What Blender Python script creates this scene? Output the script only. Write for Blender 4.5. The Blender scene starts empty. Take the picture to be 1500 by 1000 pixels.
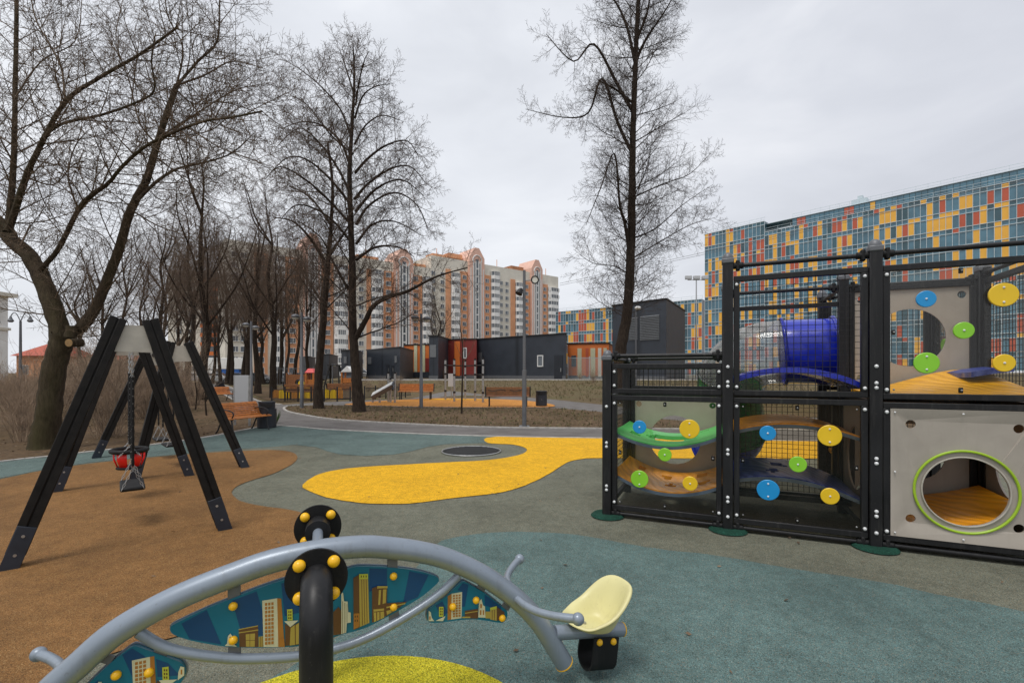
import bpy, math, random
import numpy as np
from mathutils import Vector as V, Quaternion, Matrix
from mathutils.geometry import tessellate_polygon
SC = bpy.context.scene
COL = SC.collection
R = math.radians
# ---------------------------------------------------------------- survey of the place
EYE = 1.5; FOC = 700.0; HOR = 545.0       # eye height (m), focal length and horizon of the 1500 px wide photograph
def W(px, py, Y): return V(((px-750)/FOC*Y, Y, EYE-(py-HOR)/FOC*Y))
def G(px, py, z=0.0):
    Y = (EYE-z)*FOC/(py-HOR); return V(((px-750)/FOC*Y, Y, z))
def onplane(px, py, O, D):
    k = (px-750)/FOC; t = (k*O[1]-O[0])/(D[0]-k*D[1]); Y = O[1]+t*D[1]
    return V((O[0]+t*D[0], Y, EYE-(py-HOR)/FOC*Y))
# ---------------------------------------------------------------- object helpers
def tag(o, label=None, cat=None, group=None, kind=None):
    if label: o['label'] = label
    if cat: o['category'] = cat
    if group: o['group'] = group
    if kind: o['kind'] = kind
    return o
def thing(name, loc, label, cat, group=None, rz=0.0):
    o = bpy.data.objects.new(name, None); COL.objects.link(o)
    o.location = loc; o.rotation_euler = (0, 0, rz); o.empty_display_size = .2
    return tag(o, label, cat, group)
def dup(root, loc=None, rz=None, label=None, group=None, scale=None):
    r = root.copy(); COL.objects.link(r)
    if loc is not None: r.location = loc
    if rz is not None: r.rotation_euler = (0, 0, rz)
    if scale is not None: r.scale = (scale,)*3 if not hasattr(scale, '__len__') else scale
    if label: r['label'] = label
    if group: r['group'] = group
    for ch in list(root.children):
        c = ch.copy(); COL.objects.link(c); c.parent = r
        for g in list(ch.children):
            d = g.copy(); COL.objects.link(d); d.parent = c
    return r
def origin_of(p):
    o = V((0, 0, 0))
    while p: o = o+p.location; p = p.parent
    return o
class MB:
    def __init__(s): s.v = []; s.f = []; s.m = []
    def add(s, vs, fs, m=0):
        b = len(s.v); s.v += [tuple(v) for v in vs]
        for f in fs: s.f.append(tuple(b+i for i in f)); s.m.append(m)
    def box(s, c, size, ax=None, m=0):
        ax = ax or (V((1,0,0)), V((0,1,0)), V((0,0,1))); c = V(c)
        a, b, d = ax[0]*size[0]/2, ax[1]*size[1]/2, ax[2]*size[2]/2
        vs = [c+a*i+b*j+d*k for k in (-1,1) for j in (-1,1) for i in (-1,1)]
        s.add(vs, [(0,2,3,1),(4,5,7,6),(0,1,5,4),(2,6,7,3),(0,4,6,2),(1,3,7,5)], m)
    def bar(s, p, q, w, h, side=None, m=0):
        p = V(p); q = V(q); d = q-p; L = d.length; d.normalize()
        sd = V(side) if side else (V((0,0,1)) if abs(d.z) < .9 else V((1,0,0))).cross(d)
        sd = (sd-d*sd.dot(d)).normalized(); up = d.cross(sd)
        s.box((p+q)/2, (L, w, h), (d, sd, up), m)
    def tube(s, pts, r, n=12, m=0, cap=True, closed=False):
        pts = [V(p) for p in pts]; N = len(pts)
        rs = r if hasattr(r, '__len__') else [r]*N
        ref = None; b = len(s.v)
        for i, p in enumerate(pts):
            if closed: t = pts[(i+1) % N]-pts[i-1]
            else: t = pts[min(i+1, N-1)]-pts[max(i-1, 0)]
            t = t.normalized() if t.length > 1e-9 else V((0,0,1))
            if ref is None: ref = t.orthogonal().normalized()
            ref = ref-t*ref.dot(t)
            ref = ref.normalized() if ref.length > 1e-6 else t.orthogonal().normalized()
            bi = t.cross(ref)
            for k in range(n):
                a = 2*math.pi*k/n
                s.v.append(tuple(p+(ref*math.cos(a)+bi*math.sin(a))*rs[i]))
        M = N if closed else N-1
        for i in range(M):
            i2 = (i+1) % N
            for k in range(n):
                k2 = (k+1) % n
                s.f.append((b+i*n+k, b+i*n+k2, b+i2*n+k2, b+i2*n+k)); s.m.append(m)
        if cap and not closed:
            s.f.append(tuple(b+k for k in range(n))[::-1]); s.m.append(m)
            s.f.append(tuple(b+(N-1)*n+k for k in range(n))); s.m.append(m)
    def cyl(s, p, q, r, n=16, m=0, r2=None): s.tube([p, q], [r, r if r2 is None else r2], n, m)
    def sph(s, c, r, n=12, m=0, ax=None):
        c = V(c); r = V(r) if hasattr(r, '__len__') else V((r, r, r)); h = n//2; vs = [c+V((0,0,r.z))]
        for i in range(1, h):
            t = math.pi*i/h
            for k in range(n):
                a = 2*math.pi*k/n
                vs.append(c+V((r.x*math.sin(t)*math.cos(a), r.y*math.sin(t)*math.sin(a), r.z*math.cos(t))))
        vs.append(c-V((0,0,r.z))); fs = [(0, 1+k, 1+(k+1) % n) for k in range(n)]
        for i in range(h-2):
            for k in range(n):
                a = 1+i*n+k; b2 = 1+i*n+(k+1) % n; fs.append((a, a+n, b2+n, b2))
        e = len(vs)-1; o = 1+(h-2)*n
        fs += [(e, o+(k+1) % n, o+k) for k in range(n)]
        s.add(vs, fs, m)
    def holed(s, loops, off, m=0):
        loops = [[V(p) for p in l] for l in loops]; off = V(off)
        tri = tessellate_polygon(loops); flat = [p for l in loops for p in l]; n = len(flat)
        fs = []
        for t in tri:
            a, b, c = (flat[i] for i in t)
            if (b-a).cross(c-a).dot(off) > 0: t = (t[0], t[2], t[1])
            fs.append(tuple(t)); fs.append(tuple(i+n for i in reversed(t)))
        b = 0
        for l in loops:
            k = len(l)
            for i in range(k):
                j = (i+1) % k; fs.append((b+i, b+j, b+j+n, b+i+n))
            b += k
        s.add(flat+[p+off for p in flat], fs, m)
    def sheet(s, pts, m=0):
        pts = [V(p) for p in pts]; tri = tessellate_polygon([pts]); fs = []
        for t in tri:
            a, b, c = (pts[i] for i in t)
            if (b-a).cross(c-a).z < 0: t = (t[0], t[2], t[1])
            fs.append(tuple(t))
        s.add(pts, fs, m)
    def build(s, name, mats, parent=None, smooth=True, bevel=0, ang=35, fix=False):
        me = bpy.data.meshes.new(name)
        o = origin_of(parent) if parent else V((0,0,0))
        me.from_pydata([tuple(V(v)-o) for v in s.v], [], s.f)
        mats = mats if isinstance(mats, (list, tuple)) else [mats]
        for m in mats: me.materials.append(m)
        me.polygons.foreach_set('material_index', s.m)
        me.validate(); me.update()
        if fix:
            import bmesh
            bm = bmesh.new(); bm.from_mesh(me); bmesh.ops.recalc_face_normals(bm, faces=bm.faces); bm.to_mesh(me); bm.free()
        if smooth:
            me.polygons.foreach_set('use_smooth', [True]*len(me.polygons))
            me.set_sharp_from_angle(angle=R(ang))
        ob = bpy.data.objects.new(name, me); COL.objects.link(ob)
        if parent: ob.parent = parent
        if bevel:
            b = ob.modifiers.new('Bevel', 'BEVEL'); b.width = bevel; b.segments = 2; b.limit_method = 'ANGLE'; b.angle_limit = R(40)
        return ob
def smooth_line(pts, n=6, closed=False):
    pts = [V(p) for p in pts]; N = len(pts); out = []
    rng = range(N if closed else N-1)
    for i in rng:
        if closed: a, b, c, d = pts[i-1], pts[i], pts[(i+1) % N], pts[(i+2) % N]
        else: a, b, c, d = pts[max(i-1,0)], pts[i], pts[i+1], pts[min(i+2,N-1)]
        for k in range(n):
            t = k/n
            out.append(.5*((2*b)+(c-a)*t+(2*a-5*b+4*c-d)*t*t+(3*b-a-3*c+d)*t**3))
    if not closed: out.append(pts[-1])
    return out
def lerp_list(a, b, n): return [a+(b-a)*i/(n-1) for i in range(n)]
# ---------------------------------------------------------------- materials
def nodes(name):
    m = bpy.data.materials.new(name); m.use_nodes = True
    nt = m.node_tree; p = nt.nodes['Principled BSDF']
    return m, nt, p
def N(nt, kind, **kw):
    n = nt.nodes.new(kind)
    for k, v in kw.items():
        if k in n.inputs: n.inputs[k].default_value = v
        else: setattr(n, k, v)
    return n
def ramp(nt, fac, stops):
    r = nt.nodes.new('ShaderNodeValToRGB'); e = r.color_ramp.elements
    while len(e) < len(stops): e.new(.5)
    for i, (p, c) in enumerate(stops):
        e[i].position = p; e[i].color = (*c, 1) if len(c) == 3 else c
    nt.links.new(fac, r.inputs[0]); return r.outputs[0]
def mix(nt, fac, a, b, mode='MIX'):
    n = nt.nodes.new('ShaderNodeMix'); n.data_type = 'RGBA'; n.blend_type = mode
    for sock, v in ((n.inputs[0], fac), (n.inputs[6], a), (n.inputs[7], b)):
        if hasattr(v, 'default_value'): nt.links.new(v, sock)
        else: sock.default_value = v if not hasattr(v, '__len__') else (*v[:3], 1)
    return n.outputs[2]
def coords(nt, scale=(1,1,1), obj=True):
    t = nt.nodes.new('ShaderNodeTexCoord'); mp = nt.nodes.new('ShaderNodeMapping'); mp.inputs['Scale'].default_value = scale
    nt.links.new(t.outputs['Object'], mp.inputs[0]); return mp.outputs[0]
def bump(nt, p, h, strength=.3, dist=.01):
    b = nt.nodes.new('ShaderNodeBump'); b.inputs['Strength'].default_value = strength; b.inputs['Distance'].default_value = dist
    nt.links.new(h, b.inputs['Height']); nt.links.new(b.outputs[0], p.inputs['Normal'])
def plain(name, col, rough=.5, metal=0.0, var=.12, scale=6.0, bmp=0, dirt=None, spec=.5, coat=0, wear=None, wamt=.4):
    m, nt, p = nodes(name); co = coords(nt)
    n = N(nt, 'ShaderNodeTexNoise', Scale=scale, Detail=6.0); nt.links.new(co, n.inputs['Vector'])
    lo = tuple(c*(1-var) for c in col); hi = tuple(min(1, c*(1+var)) for c in col)
    c = ramp(nt, n.outputs['Fac'], [(.3, lo), (.7, hi)])
    if dirt:
        n2 = N(nt, 'ShaderNodeTexNoise', Scale=scale*.35, Detail=8.0, Roughness=.7); nt.links.new(co, n2.inputs['Vector'])
        f = ramp(nt, n2.outputs['Fac'], [(.5, (0,0,0)), (.75, (1,1,1))])
        c = mix(nt, f, c, dirt)
    if wear:
        cs = coords(nt, (26, 26, 2.2)); n5 = N(nt, 'ShaderNodeTexNoise', Scale=1.0, Detail=6.0, Roughness=.65); nt.links.new(cs, n5.inputs['Vector'])
        f5 = ramp(nt, n5.outputs['Fac'], [(.54, (0,0,0)), (.74, (wamt,)*3)])
        n6 = N(nt, 'ShaderNodeTexNoise', Scale=70.0, Detail=3.0); nt.links.new(co, n6.inputs['Vector'])
        f6 = ramp(nt, n6.outputs['Fac'], [(.66, (0,0,0)), (.72, (wamt*.9,)*3)])
        c = mix(nt, f5, c, wear); c = mix(nt, f6, c, wear)
    nt.links.new(c, p.inputs['Base Color'])
    rr = ramp(nt, n.outputs['Fac'], [(.2, (max(0, rough-.08),)*3), (.8, (min(1, rough+.1),)*3)])
    nt.links.new(rr, p.inputs['Roughness']); p.inputs['Metallic'].default_value = metal
    p.inputs['Specular IOR Level'].default_value = spec
    if coat: p.inputs['Coat Weight'].default_value = coat
    if bmp: 
        n3 = N(nt, 'ShaderNodeTexNoise', Scale=scale*12, Detail=3.0); nt.links.new(co, n3.inputs['Vector'])
        bump(nt, p, n3.outputs['Fac'], bmp, .004)
    return m
def rubber(name, base, specks, amount=.42, gran=250.0, stain=.30):
    """poured rubber granulate: every granule gets its own colour, worn in patches"""
    m, nt, p = nodes(name); co = coords(nt)
    v = N(nt, 'ShaderNodeTexVoronoi', Scale=gran); nt.links.new(co, v.inputs['Vector'])
    sep = nt.nodes.new('ShaderNodeSeparateColor'); nt.links.new(v.outputs['Color'], sep.inputs[0])
    k = len(specks); stops = [(0, tuple(c*.42 for c in base)), (.14, tuple(c*.75 for c in base)), (.3, base), (1-amount*.45, tuple(min(1,c*1.35) for c in base))]
    for i, s in enumerate(specks): stops.append((1-amount*.4+amount*.4*(i+.5)/k, s))
    r = nt.nodes.new('ShaderNodeValToRGB'); r.color_ramp.interpolation = 'CONSTANT'; e = r.color_ramp.elements
    while len(e) < len(stops): e.new(.5)
    for i, (q, c) in enumerate(stops): e[i].position = q; e[i].color = (*c, 1)
    nt.links.new(sep.outputs[0], r.inputs[0])
    n = N(nt, 'ShaderNodeTexNoise', Scale=1.1, Detail=9.0, Roughness=.68); nt.links.new(co, n.inputs['Vector'])
    f = ramp(nt, n.outputs['Fac'], [(.32, (1-stain,)*3), (.55, (1,1,1)), (.75, (1+stain*.35,)*3)])
    c = mix(nt, 1.0, r.outputs[0], f, 'MULTIPLY')
    n4 = N(nt, 'ShaderNodeTexNoise', Scale=14.0, Detail=4.0); nt.links.new(co, n4.inputs['Vector'])
    f4 = ramp(nt, n4.outputs['Fac'], [(.3, (.86,)*3), (.7, (1.1,)*3)])
    c = mix(nt, 1.0, c, f4, 'MULTIPLY')
    nt.links.new(c, p.inputs['Base Color']); p.inputs['Roughness'].default_value = .88; p.inputs['Specular IOR Level'].default_value = .25
    bump(nt, p, v.outputs['Distance'], .6, .004)
    return m
def soil(name, cols, sc=1.0, patch=None, lit=None):
    m, nt, p = nodes(name); co = coords(nt)
    n = N(nt, 'ShaderNodeTexNoise', Scale=7*sc, Detail=12.0, Roughness=.75); nt.links.new(co, n.inputs['Vector'])
    c = ramp(nt, n.outputs['Fac'], [(.28, cols[0]), (.45, cols[1]), (.58, cols[2]), (.75, cols[3])])
    n2 = N(nt, 'ShaderNodeTexNoise', Scale=.35*sc, Detail=5.0); nt.links.new(co, n2.inputs['Vector'])
    if patch:
        f = ramp(nt, n2.outputs['Fac'], [(.45, (0,0,0)), (.62, (.8,.8,.8))]); c = mix(nt, f, c, patch)
    v = N(nt, 'ShaderNodeTexVoronoi', Scale=26*sc); nt.links.new(co, v.inputs['Vector'])
    if lit:
        s2 = nt.nodes.new('ShaderNodeSeparateColor'); nt.links.new(v.outputs['Color'], s2.inputs[0])
        f = ramp(nt, s2.outputs[1], [(.72, (0,0,0)), (.74, (.75,.75,.75))]); c = mix(nt, f, c, lit)
    nt.links.new(c, p.inputs['Base Color']); p.inputs['Roughness'].default_value = .95; p.inputs['Specular IOR Level'].default_value = .15
    bump(nt, p, n.outputs['Fac'], .9, .05)
    return m
def bark(name, a, b, moss=None):
    m, nt, p = nodes(name); co = coords(nt, (1, 1, .22))
    n = N(nt, 'ShaderNodeTexNoise', Scale=22.0, Detail=8.0, Roughness=.7); nt.links.new(co, n.inputs['Vector'])
    c = ramp(nt, n.outputs['Fac'], [(.35, a), (.65, b)])
    if moss:
        n2 = N(nt, 'ShaderNodeTexNoise', Scale=1.6, Detail=5.0); nt.links.new(co, n2.inputs['Vector'])
        f = ramp(nt, n2.outputs['Fac'], [(.42, (0,0,0)), (.68, (.8,.8,.8))]); c = mix(nt, f, c, moss)
    nt.links.new(c, p.inputs['Base Color']); p.inputs['Roughness'].default_value = .92; p.inputs['Specular IOR Level'].default_value = .2
    bump(nt, p, n.outputs['Fac'], 1.0, .03)
    return m
def grainwave(name, a, b, rough=.3, sc=3.6):
    """moulded plastic deck with a wood-ring relief"""
    m, nt, p = nodes(name); co = coords(nt)
    w = N(nt, 'ShaderNodeTexWave', Scale=sc, Distortion=9.0, Detail=1.0); w.inputs['Detail Scale'].default_value = .7; nt.links.new(co, w.inputs['Vector'])
    c = ramp(nt, w.outputs['Fac'], [(.06, tuple(x*.88 for x in a)), (.35, a), (.8, b)]); nt.links.new(c, p.inputs['Base Color'])
    p.inputs['Roughness'].default_value = rough
    bump(nt, p, w.outputs['Fac'], .45, .008); return m
def clear(name, tint, gloss=.35, haze=.004, dcol=(.5,.5,.47)):
    m = bpy.data.materials.new(name); m.use_nodes = True; nt = m.node_tree; nt.nodes.clear()
    o = nt.nodes.new('ShaderNodeOutputMaterial'); t = nt.nodes.new('ShaderNodeBsdfTransparent'); g = nt.nodes.new('ShaderNodeBsdfGlossy')
    t.inputs[0].default_value = (*tint, 1); g.inputs['Roughness'].default_value = .06
    co = coords(nt); n = N(nt, 'ShaderNodeTexNoise', Scale=3.0, Detail=8.0, Roughness=.7); nt.links.new(co, n.inputs['Vector'])
    d = nt.nodes.new('ShaderNodeBsdfDiffuse'); d.inputs[0].default_value = (*dcol, 1)
    fr = nt.nodes.new('ShaderNodeFresnel'); fr.inputs[0].default_value = 1.45
    mt = nt.nodes.new('ShaderNodeMath'); mt.operation = 'MULTIPLY'; mt.inputs[1].default_value = gloss; nt.links.new(fr.outputs[0], mt.inputs[0])
    m0 = nt.nodes.new('ShaderNodeMixShader'); f = ramp(nt, n.outputs['Fac'], [(.45, (haze,)*3), (.8, (haze*3.2+.012,)*3)])
    nt.links.new(f, m0.inputs[0]); nt.links.new(t.outputs[0], m0.inputs[1]); nt.links.new(d.outputs[0], m0.inputs[2])
    m1 = nt.nodes.new('ShaderNodeMixShader'); nt.links.new(mt.outputs[0], m1.inputs[0]); nt.links.new(m0.outputs[0], m1.inputs[1]); nt.links.new(g.outputs[0], m1.inputs[2])
    nt.links.new(m1.outputs[0], o.inputs[0]); return m
def seamed(name, col, per=.45):
    """dark facade cassettes with upright seams"""
    m, nt, p = nodes(name); co = coords(nt)
    sx = nt.nodes.new('ShaderNodeSeparateXYZ'); nt.links.new(co, sx.inputs[0])
    ad = nt.nodes.new('ShaderNodeMath'); ad.operation = 'ADD'; nt.links.new(sx.outputs[0], ad.inputs[0]); nt.links.new(sx.outputs[1], ad.inputs[1])
    mo = nt.nodes.new('ShaderNodeMath'); mo.operation = 'PINGPONG'; mo.inputs[1].default_value = per; nt.links.new(ad.outputs[0], mo.inputs[0])
    f = ramp(nt, mo.outputs[0], [(.0, (0,0,0)), (.05, (1,1,1))])
    n = N(nt, 'ShaderNodeTexNoise', Scale=.8, Detail=5.0); nt.links.new(co, n.inputs['Vector'])
    c = ramp(nt, n.outputs['Fac'], [(.3, tuple(x*.85 for x in col)), (.7, tuple(x*1.2 for x in col))])
    c = mix(nt, f, tuple(x*.45 for x in col), c); nt.links.new(c, p.inputs['Base Color']); p.inputs['Roughness'].default_value = .45
    return m
M = {}
M['olive'] = rubber('rubber_olive', (.163,.163,.120), [(.25,.25,.19), (.12,.17,.16), (.30,.25,.17)])
M['teal'] = rubber('rubber_teal', (.122,.172,.158), [(.18,.25,.235), (.2,.24,.21), (.08,.16,.17)])
M['teal2'] = rubber('rubber_blue_grey', (.112,.172,.160), [(.12,.24,.25), (.2,.27,.25), (.24,.2,.15)])
M['brown'] = rubber('rubber_brown', (.238,.117,.038), [(.38,.24,.10), (.29,.16,.06), (.12,.06,.025)])
M['yellow'] = rubber('rubber_yellow', (.80,.43,.012), [(.82,.5,.03), (.7,.36,.02)], .3, 205, .14)
M['lime'] = rubber('rubber_lime', (.52,.45,.02), [(.75,.66,.06), (.25,.27,.02), (.6,.5,.02)], .9)
M['court'] = rubber('rubber_orange', (.60,.25,.045), [(.7,.34,.08), (.5,.2,.04)], .4, 120, .2)
M['green_cap'] = rubber('rubber_dark_green', (.010,.055,.036), [(.02,.09,.06)], .4)
M['asphalt'] = soil('asphalt', [(.15,.14,.132), (.19,.178,.168), (.205,.19,.18), (.235,.22,.21)], 5.0, (.15,.138,.13))
M['kerb'] = plain('kerb_concrete', (.40,.38,.35), .9, var=.25, scale=9)
M['soil'] = soil('soil_leaf_litter', [(.05,.034,.022), (.10,.066,.040), (.145,.098,.058), (.22,.155,.095)], 1.0, (.06,.045,.022), (.15,.095,.05))
M['grass'] = soil('dry_grass', [(.05,.037,.02), (.10,.073,.04), (.15,.11,.062), (.22,.165,.10)], 1.2, (.10,.092,.042), (.17,.125,.065))
M['bark'] = bark('bark_dark', (.017,.012,.009), (.055,.040,.029))
M['bark_moss'] = bark('bark_mossy', (.030,.021,.014), (.085,.062,.040), (.060,.053,.022))
M['twig'] = plain('twig', (.088,.058,.039), .9, var=.3, scale=3)
M['twig_dark'] = plain('twig_dark', (.055,.037,.026), .9, var=.3, scale=3)
M['twig2'] = plain('twig_light', (.115,.078,.048), .9, var=.3, scale=3)
M['shrub'] = plain('shrub_stem', (.31,.225,.155), .9, var=.6, scale=2.2)
M['black'] = plain('powder_coat_anthracite', (.012,.012,.013), .42, var=.2, scale=5, bmp=.08, spec=.32, wear=(.055,.052,.048), wamt=.55)
M['blackmat'] = plain('black_rubber', (.007,.007,.0075), .6, var=.3, scale=9, bmp=.15, spec=.3, wear=(.035,.032,.028))
M['timber'] = plain('black_stained_timber', (.010,.0085,.0075), .6, var=.5, scale=14, bmp=.25, spec=.25)
M['shoe'] = plain('navy_steel', (.018,.024,.036), .4, var=.2, scale=8)
M['steel'] = plain('galvanised_steel', (.42,.42,.41), .35, .85, .2, 20)
M['bolt'] = plain('bolt_cap', (.74,.75,.75), .3, .1, .1)
M['beigeplate'] = plain('beige_plate', (.43,.40,.34), .6, var=.12, scale=9, dirt=(.30,.27,.22))
M['greypipe'] = plain('grey_blue_powder_coat', (.235,.275,.325), .36, .25, .06, 4, dirt=(.20,.235,.28), coat=.1, wear=(.15,.16,.165), wamt=.4)
M['paleyellow'] = plain('pale_yellow_plastic', (.66,.61,.30), .42, var=.06, scale=5, dirt=(.58,.52,.24), wear=(.42,.36,.19), wamt=.3)
M['orangecap'] = plain('yellow_orange_cap', (.86,.47,.012), .3, var=.06, scale=30)
M['pteal'] = plain('panel_teal', (.002,.135,.21), .35, var=.04)
M['pnavy'] = plain('panel_navy', (.002,.052,.150), .35, var=.04)
M['acream'] = plain('print_cream', (.55,.54,.36), .4, var=.05)
M['aorange'] = plain('print_orange', (.36,.15,.025), .4, var=.08)
M['abrown'] = plain('print_brown', (.105,.048,.018), .4, var=.1)
M['aolive'] = plain('print_olive', (.37,.28,.055), .4, var=.06)
M['alime'] = plain('print_lime', (.42,.45,.045), .4, var=.06)
M['beige'] = plain('hpl_beige', (.37,.33,.28), .5, var=.05, scale=7, dirt=(.32,.285,.24), wear=(.28,.245,.20), wamt=.22)
M['limering'] = plain('lime_ring', (.32,.50,.02), .4, var=.05)
M['dyellow'] = plain('disc_yellow', (.80,.52,.015), .35, var=.04)
M['dblue'] = plain('disc_blue', (.01,.27,.60), .35, var=.04)
M['dgreen'] = plain('disc_green', (.24,.58,.03), .35, var=.04)
M['deck_o'] = grainwave('deck_orange', (.82,.315,.011), (.88,.355,.014))
M['deck_y'] = grainwave('deck_yellow', (.86,.40,.013), (.92,.46,.018))
M['deck_g'] = plain('deck_green', (.11,.60,.14), .3, var=.06, scale=4)
M['deck_b'] = grainwave('deck_blue', (.020,.038,.25), (.055,.085,.33))
M['edge'] = plain('deck_edge_grey', (.13,.18,.26), .4)
M['slideblue'] = plain('slide_blue', (.012,.028,.42), .22, var=.08, coat=.3)
M['slidegreen'] = plain('slide_green', (.02,.20,.05), .25, var=.08, coat=.3)
M['slideclear'] = clear('slide_clear', (.90,.90,.88), .9, .17, (.86,.86,.84))
M['clear'] = clear('clear_sheet', (.965,.96,.94), .5)
M['clear_dim'] = clear('tinted_sheet', (.88,.85,.79), .45)
M['wood'] = plain('orange_slat_wood', (.46,.155,.032), .45, var=.3, scale=12, bmp=.1)
M['wood2'] = plain('brown_board_wood', (.25,.095,.030), .5, var=.3, scale=10)
M['iron'] = plain('cast_iron', (.012,.013,.015), .5, var=.2)
M['bin'] = plain('bin_paint', (.016,.019,.026), .45, var=.2, wear=(.06,.06,.06))
M['sign'] = plain('sign_grey', (.48,.49,.50), .4, var=.03, scale=2)
M['lampgrey'] = plain('lamp_post_grey', (.13,.135,.145), .45, .2, .12, 4, wear=(.09,.085,.08))
M['lens'] = plain('lamp_lens', (.62,.62,.56), .2, var=.04)
M['pav'] = seamed('dark_cassettes', (.030,.036,.047))
M['pavdk'] = seamed('dark_cassettes_deep', (.016,.019,.026))
M['louvre'] = plain('louvre_grey', (.17,.18,.19), .5, .2, .1)
M['glass'] = plain('window_glass', (.085,.10,.115), .12, var=.5, scale=1.3, spec=.8)
M['frame'] = plain('white_window_frame', (.66,.66,.64), .5, var=.08)
M['white'] = plain('white_panel', (.80,.795,.77), .6, var=.08, scale=.6, dirt=(.64,.63,.60))  # white, conc, brick and pink paled: distance haze put into the colour
M['conc'] = plain('beige_panel_wall', (.68,.64,.55), .8, var=.08, scale=.5, dirt=(.58,.55,.48))
M['brick'] = plain('orange_tile_wall', (.65,.315,.165), .7, var=.12, scale=.4, dirt=(.57,.27,.14))
M['pink'] = plain('salmon_tower', (.72,.45,.35), .7, var=.08, scale=.4)
M['twig_grove'] = plain('twig_grove', (.125,.085,.058), .9, var=.3, scale=3)
M['cteal'] = plain('curtain_glass_teal', (.068,.165,.222), .16, var=.35, scale=.35, spec=.7)
M['cdark'] = plain('curtain_glass_deep', (.028,.085,.108), .16, var=.35, scale=.35, spec=.7)
M['cyel'] = plain('cladding_yellow', (.80,.42,.05), .4, var=.06, scale=.5)
M['cred'] = plain('cladding_red', (.47,.092,.042), .4, var=.08, scale=.5)
M['corange'] = plain('cladding_orange', (.62,.16,.03), .5, var=.06, scale=.5)
M['cmaroon'] = plain('cladding_maroon', (.20,.025,.020), .5, var=.06, scale=.5)
M['mull'] = plain('mullion_pale', (.52,.60,.63), .4, var=.05)
M['redroof'] = plain('red_roof', (.40,.075,.035), .6, var=.15, scale=1)
M['pinkred'] = plain('red_plastic_roof', (.70,.06,.06), .4, var=.06)
M['red'] = plain('red_plastic', (.80,.015,.012), .35, var=.06)
M['tyre'] = plain('tyre', (.012,.012,.012), .8)
M['leafgreen'] = plain('leaf_green', (.05,.09,.02), .7, var=.4)
M['carglass'] = plain('car_glass', (.02,.025,.03), .1, var=.2, spec=.8)
M['cable'] = plain('cable', (.10,.10,.11), .6)
# ---------------------------------------------------------------- camera, sky, light
cam = bpy.data.objects.new('camera', bpy.data.cameras.new('camera')); COL.objects.link(cam)
cam.location = (0, 0, EYE); cam.rotation_euler = (R(90), 0, 0)
cam.data.sensor_width = 36; cam.data.lens = FOC*36/1500; cam.data.shift_y = (HOR-500)/1500
cam.data.clip_start = .05; cam.data.clip_end = 3000; SC.camera = cam
SUN_EL, SUN_AZ = R(66), R(215)          # azimuth of the bright side of the cloud, clockwise from +Y
w = bpy.data.worlds.new('World'); SC.world = w; w.use_nodes = True
nt = w.node_tree; nt.nodes.clear()
out = nt.nodes.new('ShaderNodeOutputWorld')
sky = nt.nodes.new('ShaderNodeTexSky'); sky.sky_type = 'NISHITA'; sky.sun_disc = False
sky.sun_elevation = SUN_EL; sky.sun_rotation = SUN_AZ; sky.air_density = 1.5; sky.dust_density = 3
b1 = nt.nodes.new('ShaderNodeBackground'); nt.links.new(sky.outputs[0], b1.inputs[0]); b1.inputs[1].default_value = .06
tc = nt.nodes.new('ShaderNodeTexCoord'); mp = nt.nodes.new('ShaderNodeMapping'); mp.inputs['Scale'].default_value = (1.2, 1.2, 3.2)
nt.links.new(tc.outputs['Generated'], mp.inputs[0])
nz = nt.nodes.new('ShaderNodeTexNoise'); nz.inputs['Scale'].default_value = 2.2; nz.inputs['Detail'].default_value = 7; nz.inputs['Roughness'].default_value = .5; nz.inputs['Distortion'].default_value = .4
nt.links.new(mp.outputs[0], nz.inputs['Vector'])
cl = ramp(nt, nz.outputs['Fac'], [(.30, (.585,.605,.66)), (.5, (.66,.68,.735)), (.68, (.755,.77,.815))])
sx = nt.nodes.new('ShaderNodeSeparateXYZ'); nt.links.new(tc.outputs['Generated'], sx.inputs[0])
# the cloud is thinner, so brighter, towards the left of the view
lf = ramp(nt, sx.outputs[0], [(0.0, (1.13,1.13,1.11)), (.75, (.90,.90,.91))])
cl = mix(nt, 1.0, cl, lf, 'MULTIPLY')
b2 = nt.nodes.new('ShaderNodeBackground'); nt.links.new(cl, b2.inputs[0]); b2.inputs[1].default_value = 1.0
ms = nt.nodes.new('ShaderNodeMixShader'); ms.inputs[0].default_value = .9
nt.links.new(b1.outputs[0], ms.inputs[1]); nt.links.new(b2.outputs[0], ms.inputs[2]); nt.links.new(ms.outputs[0], out.inputs[0])
sun = bpy.data.objects.new('sun', bpy.data.lights.new('sun', 'SUN')); COL.objects.link(sun)
sun.data.energy = 1.5; sun.data.angle = R(20); sun.data.color = (1, .965, .92)
sd = V((math.sin(SUN_AZ)*math.cos(SUN_EL), math.cos(SUN_AZ)*math.cos(SUN_EL), math.sin(SUN_EL)))
sun.rotation_euler = sd.to_track_quat('Z', 'Y').to_euler()
SC.view_settings.view_transform = 'Standard'; SC.view_settings.look = 'None'; SC.view_settings.exposure = .27; SC.view_settings.gamma = 1
SC.render.engine = 'CYCLES'; SC.cycles.max_bounces = 6; SC.cycles.transparent_max_bounces = 16; SC.cycles.diffuse_bounces = 3
SC.cycles.glossy_bounces = 2; SC.cycles.transmission_bounces = 4; SC.cycles.caustics_reflective = False; SC.cycles.caustics_refractive = False
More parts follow.
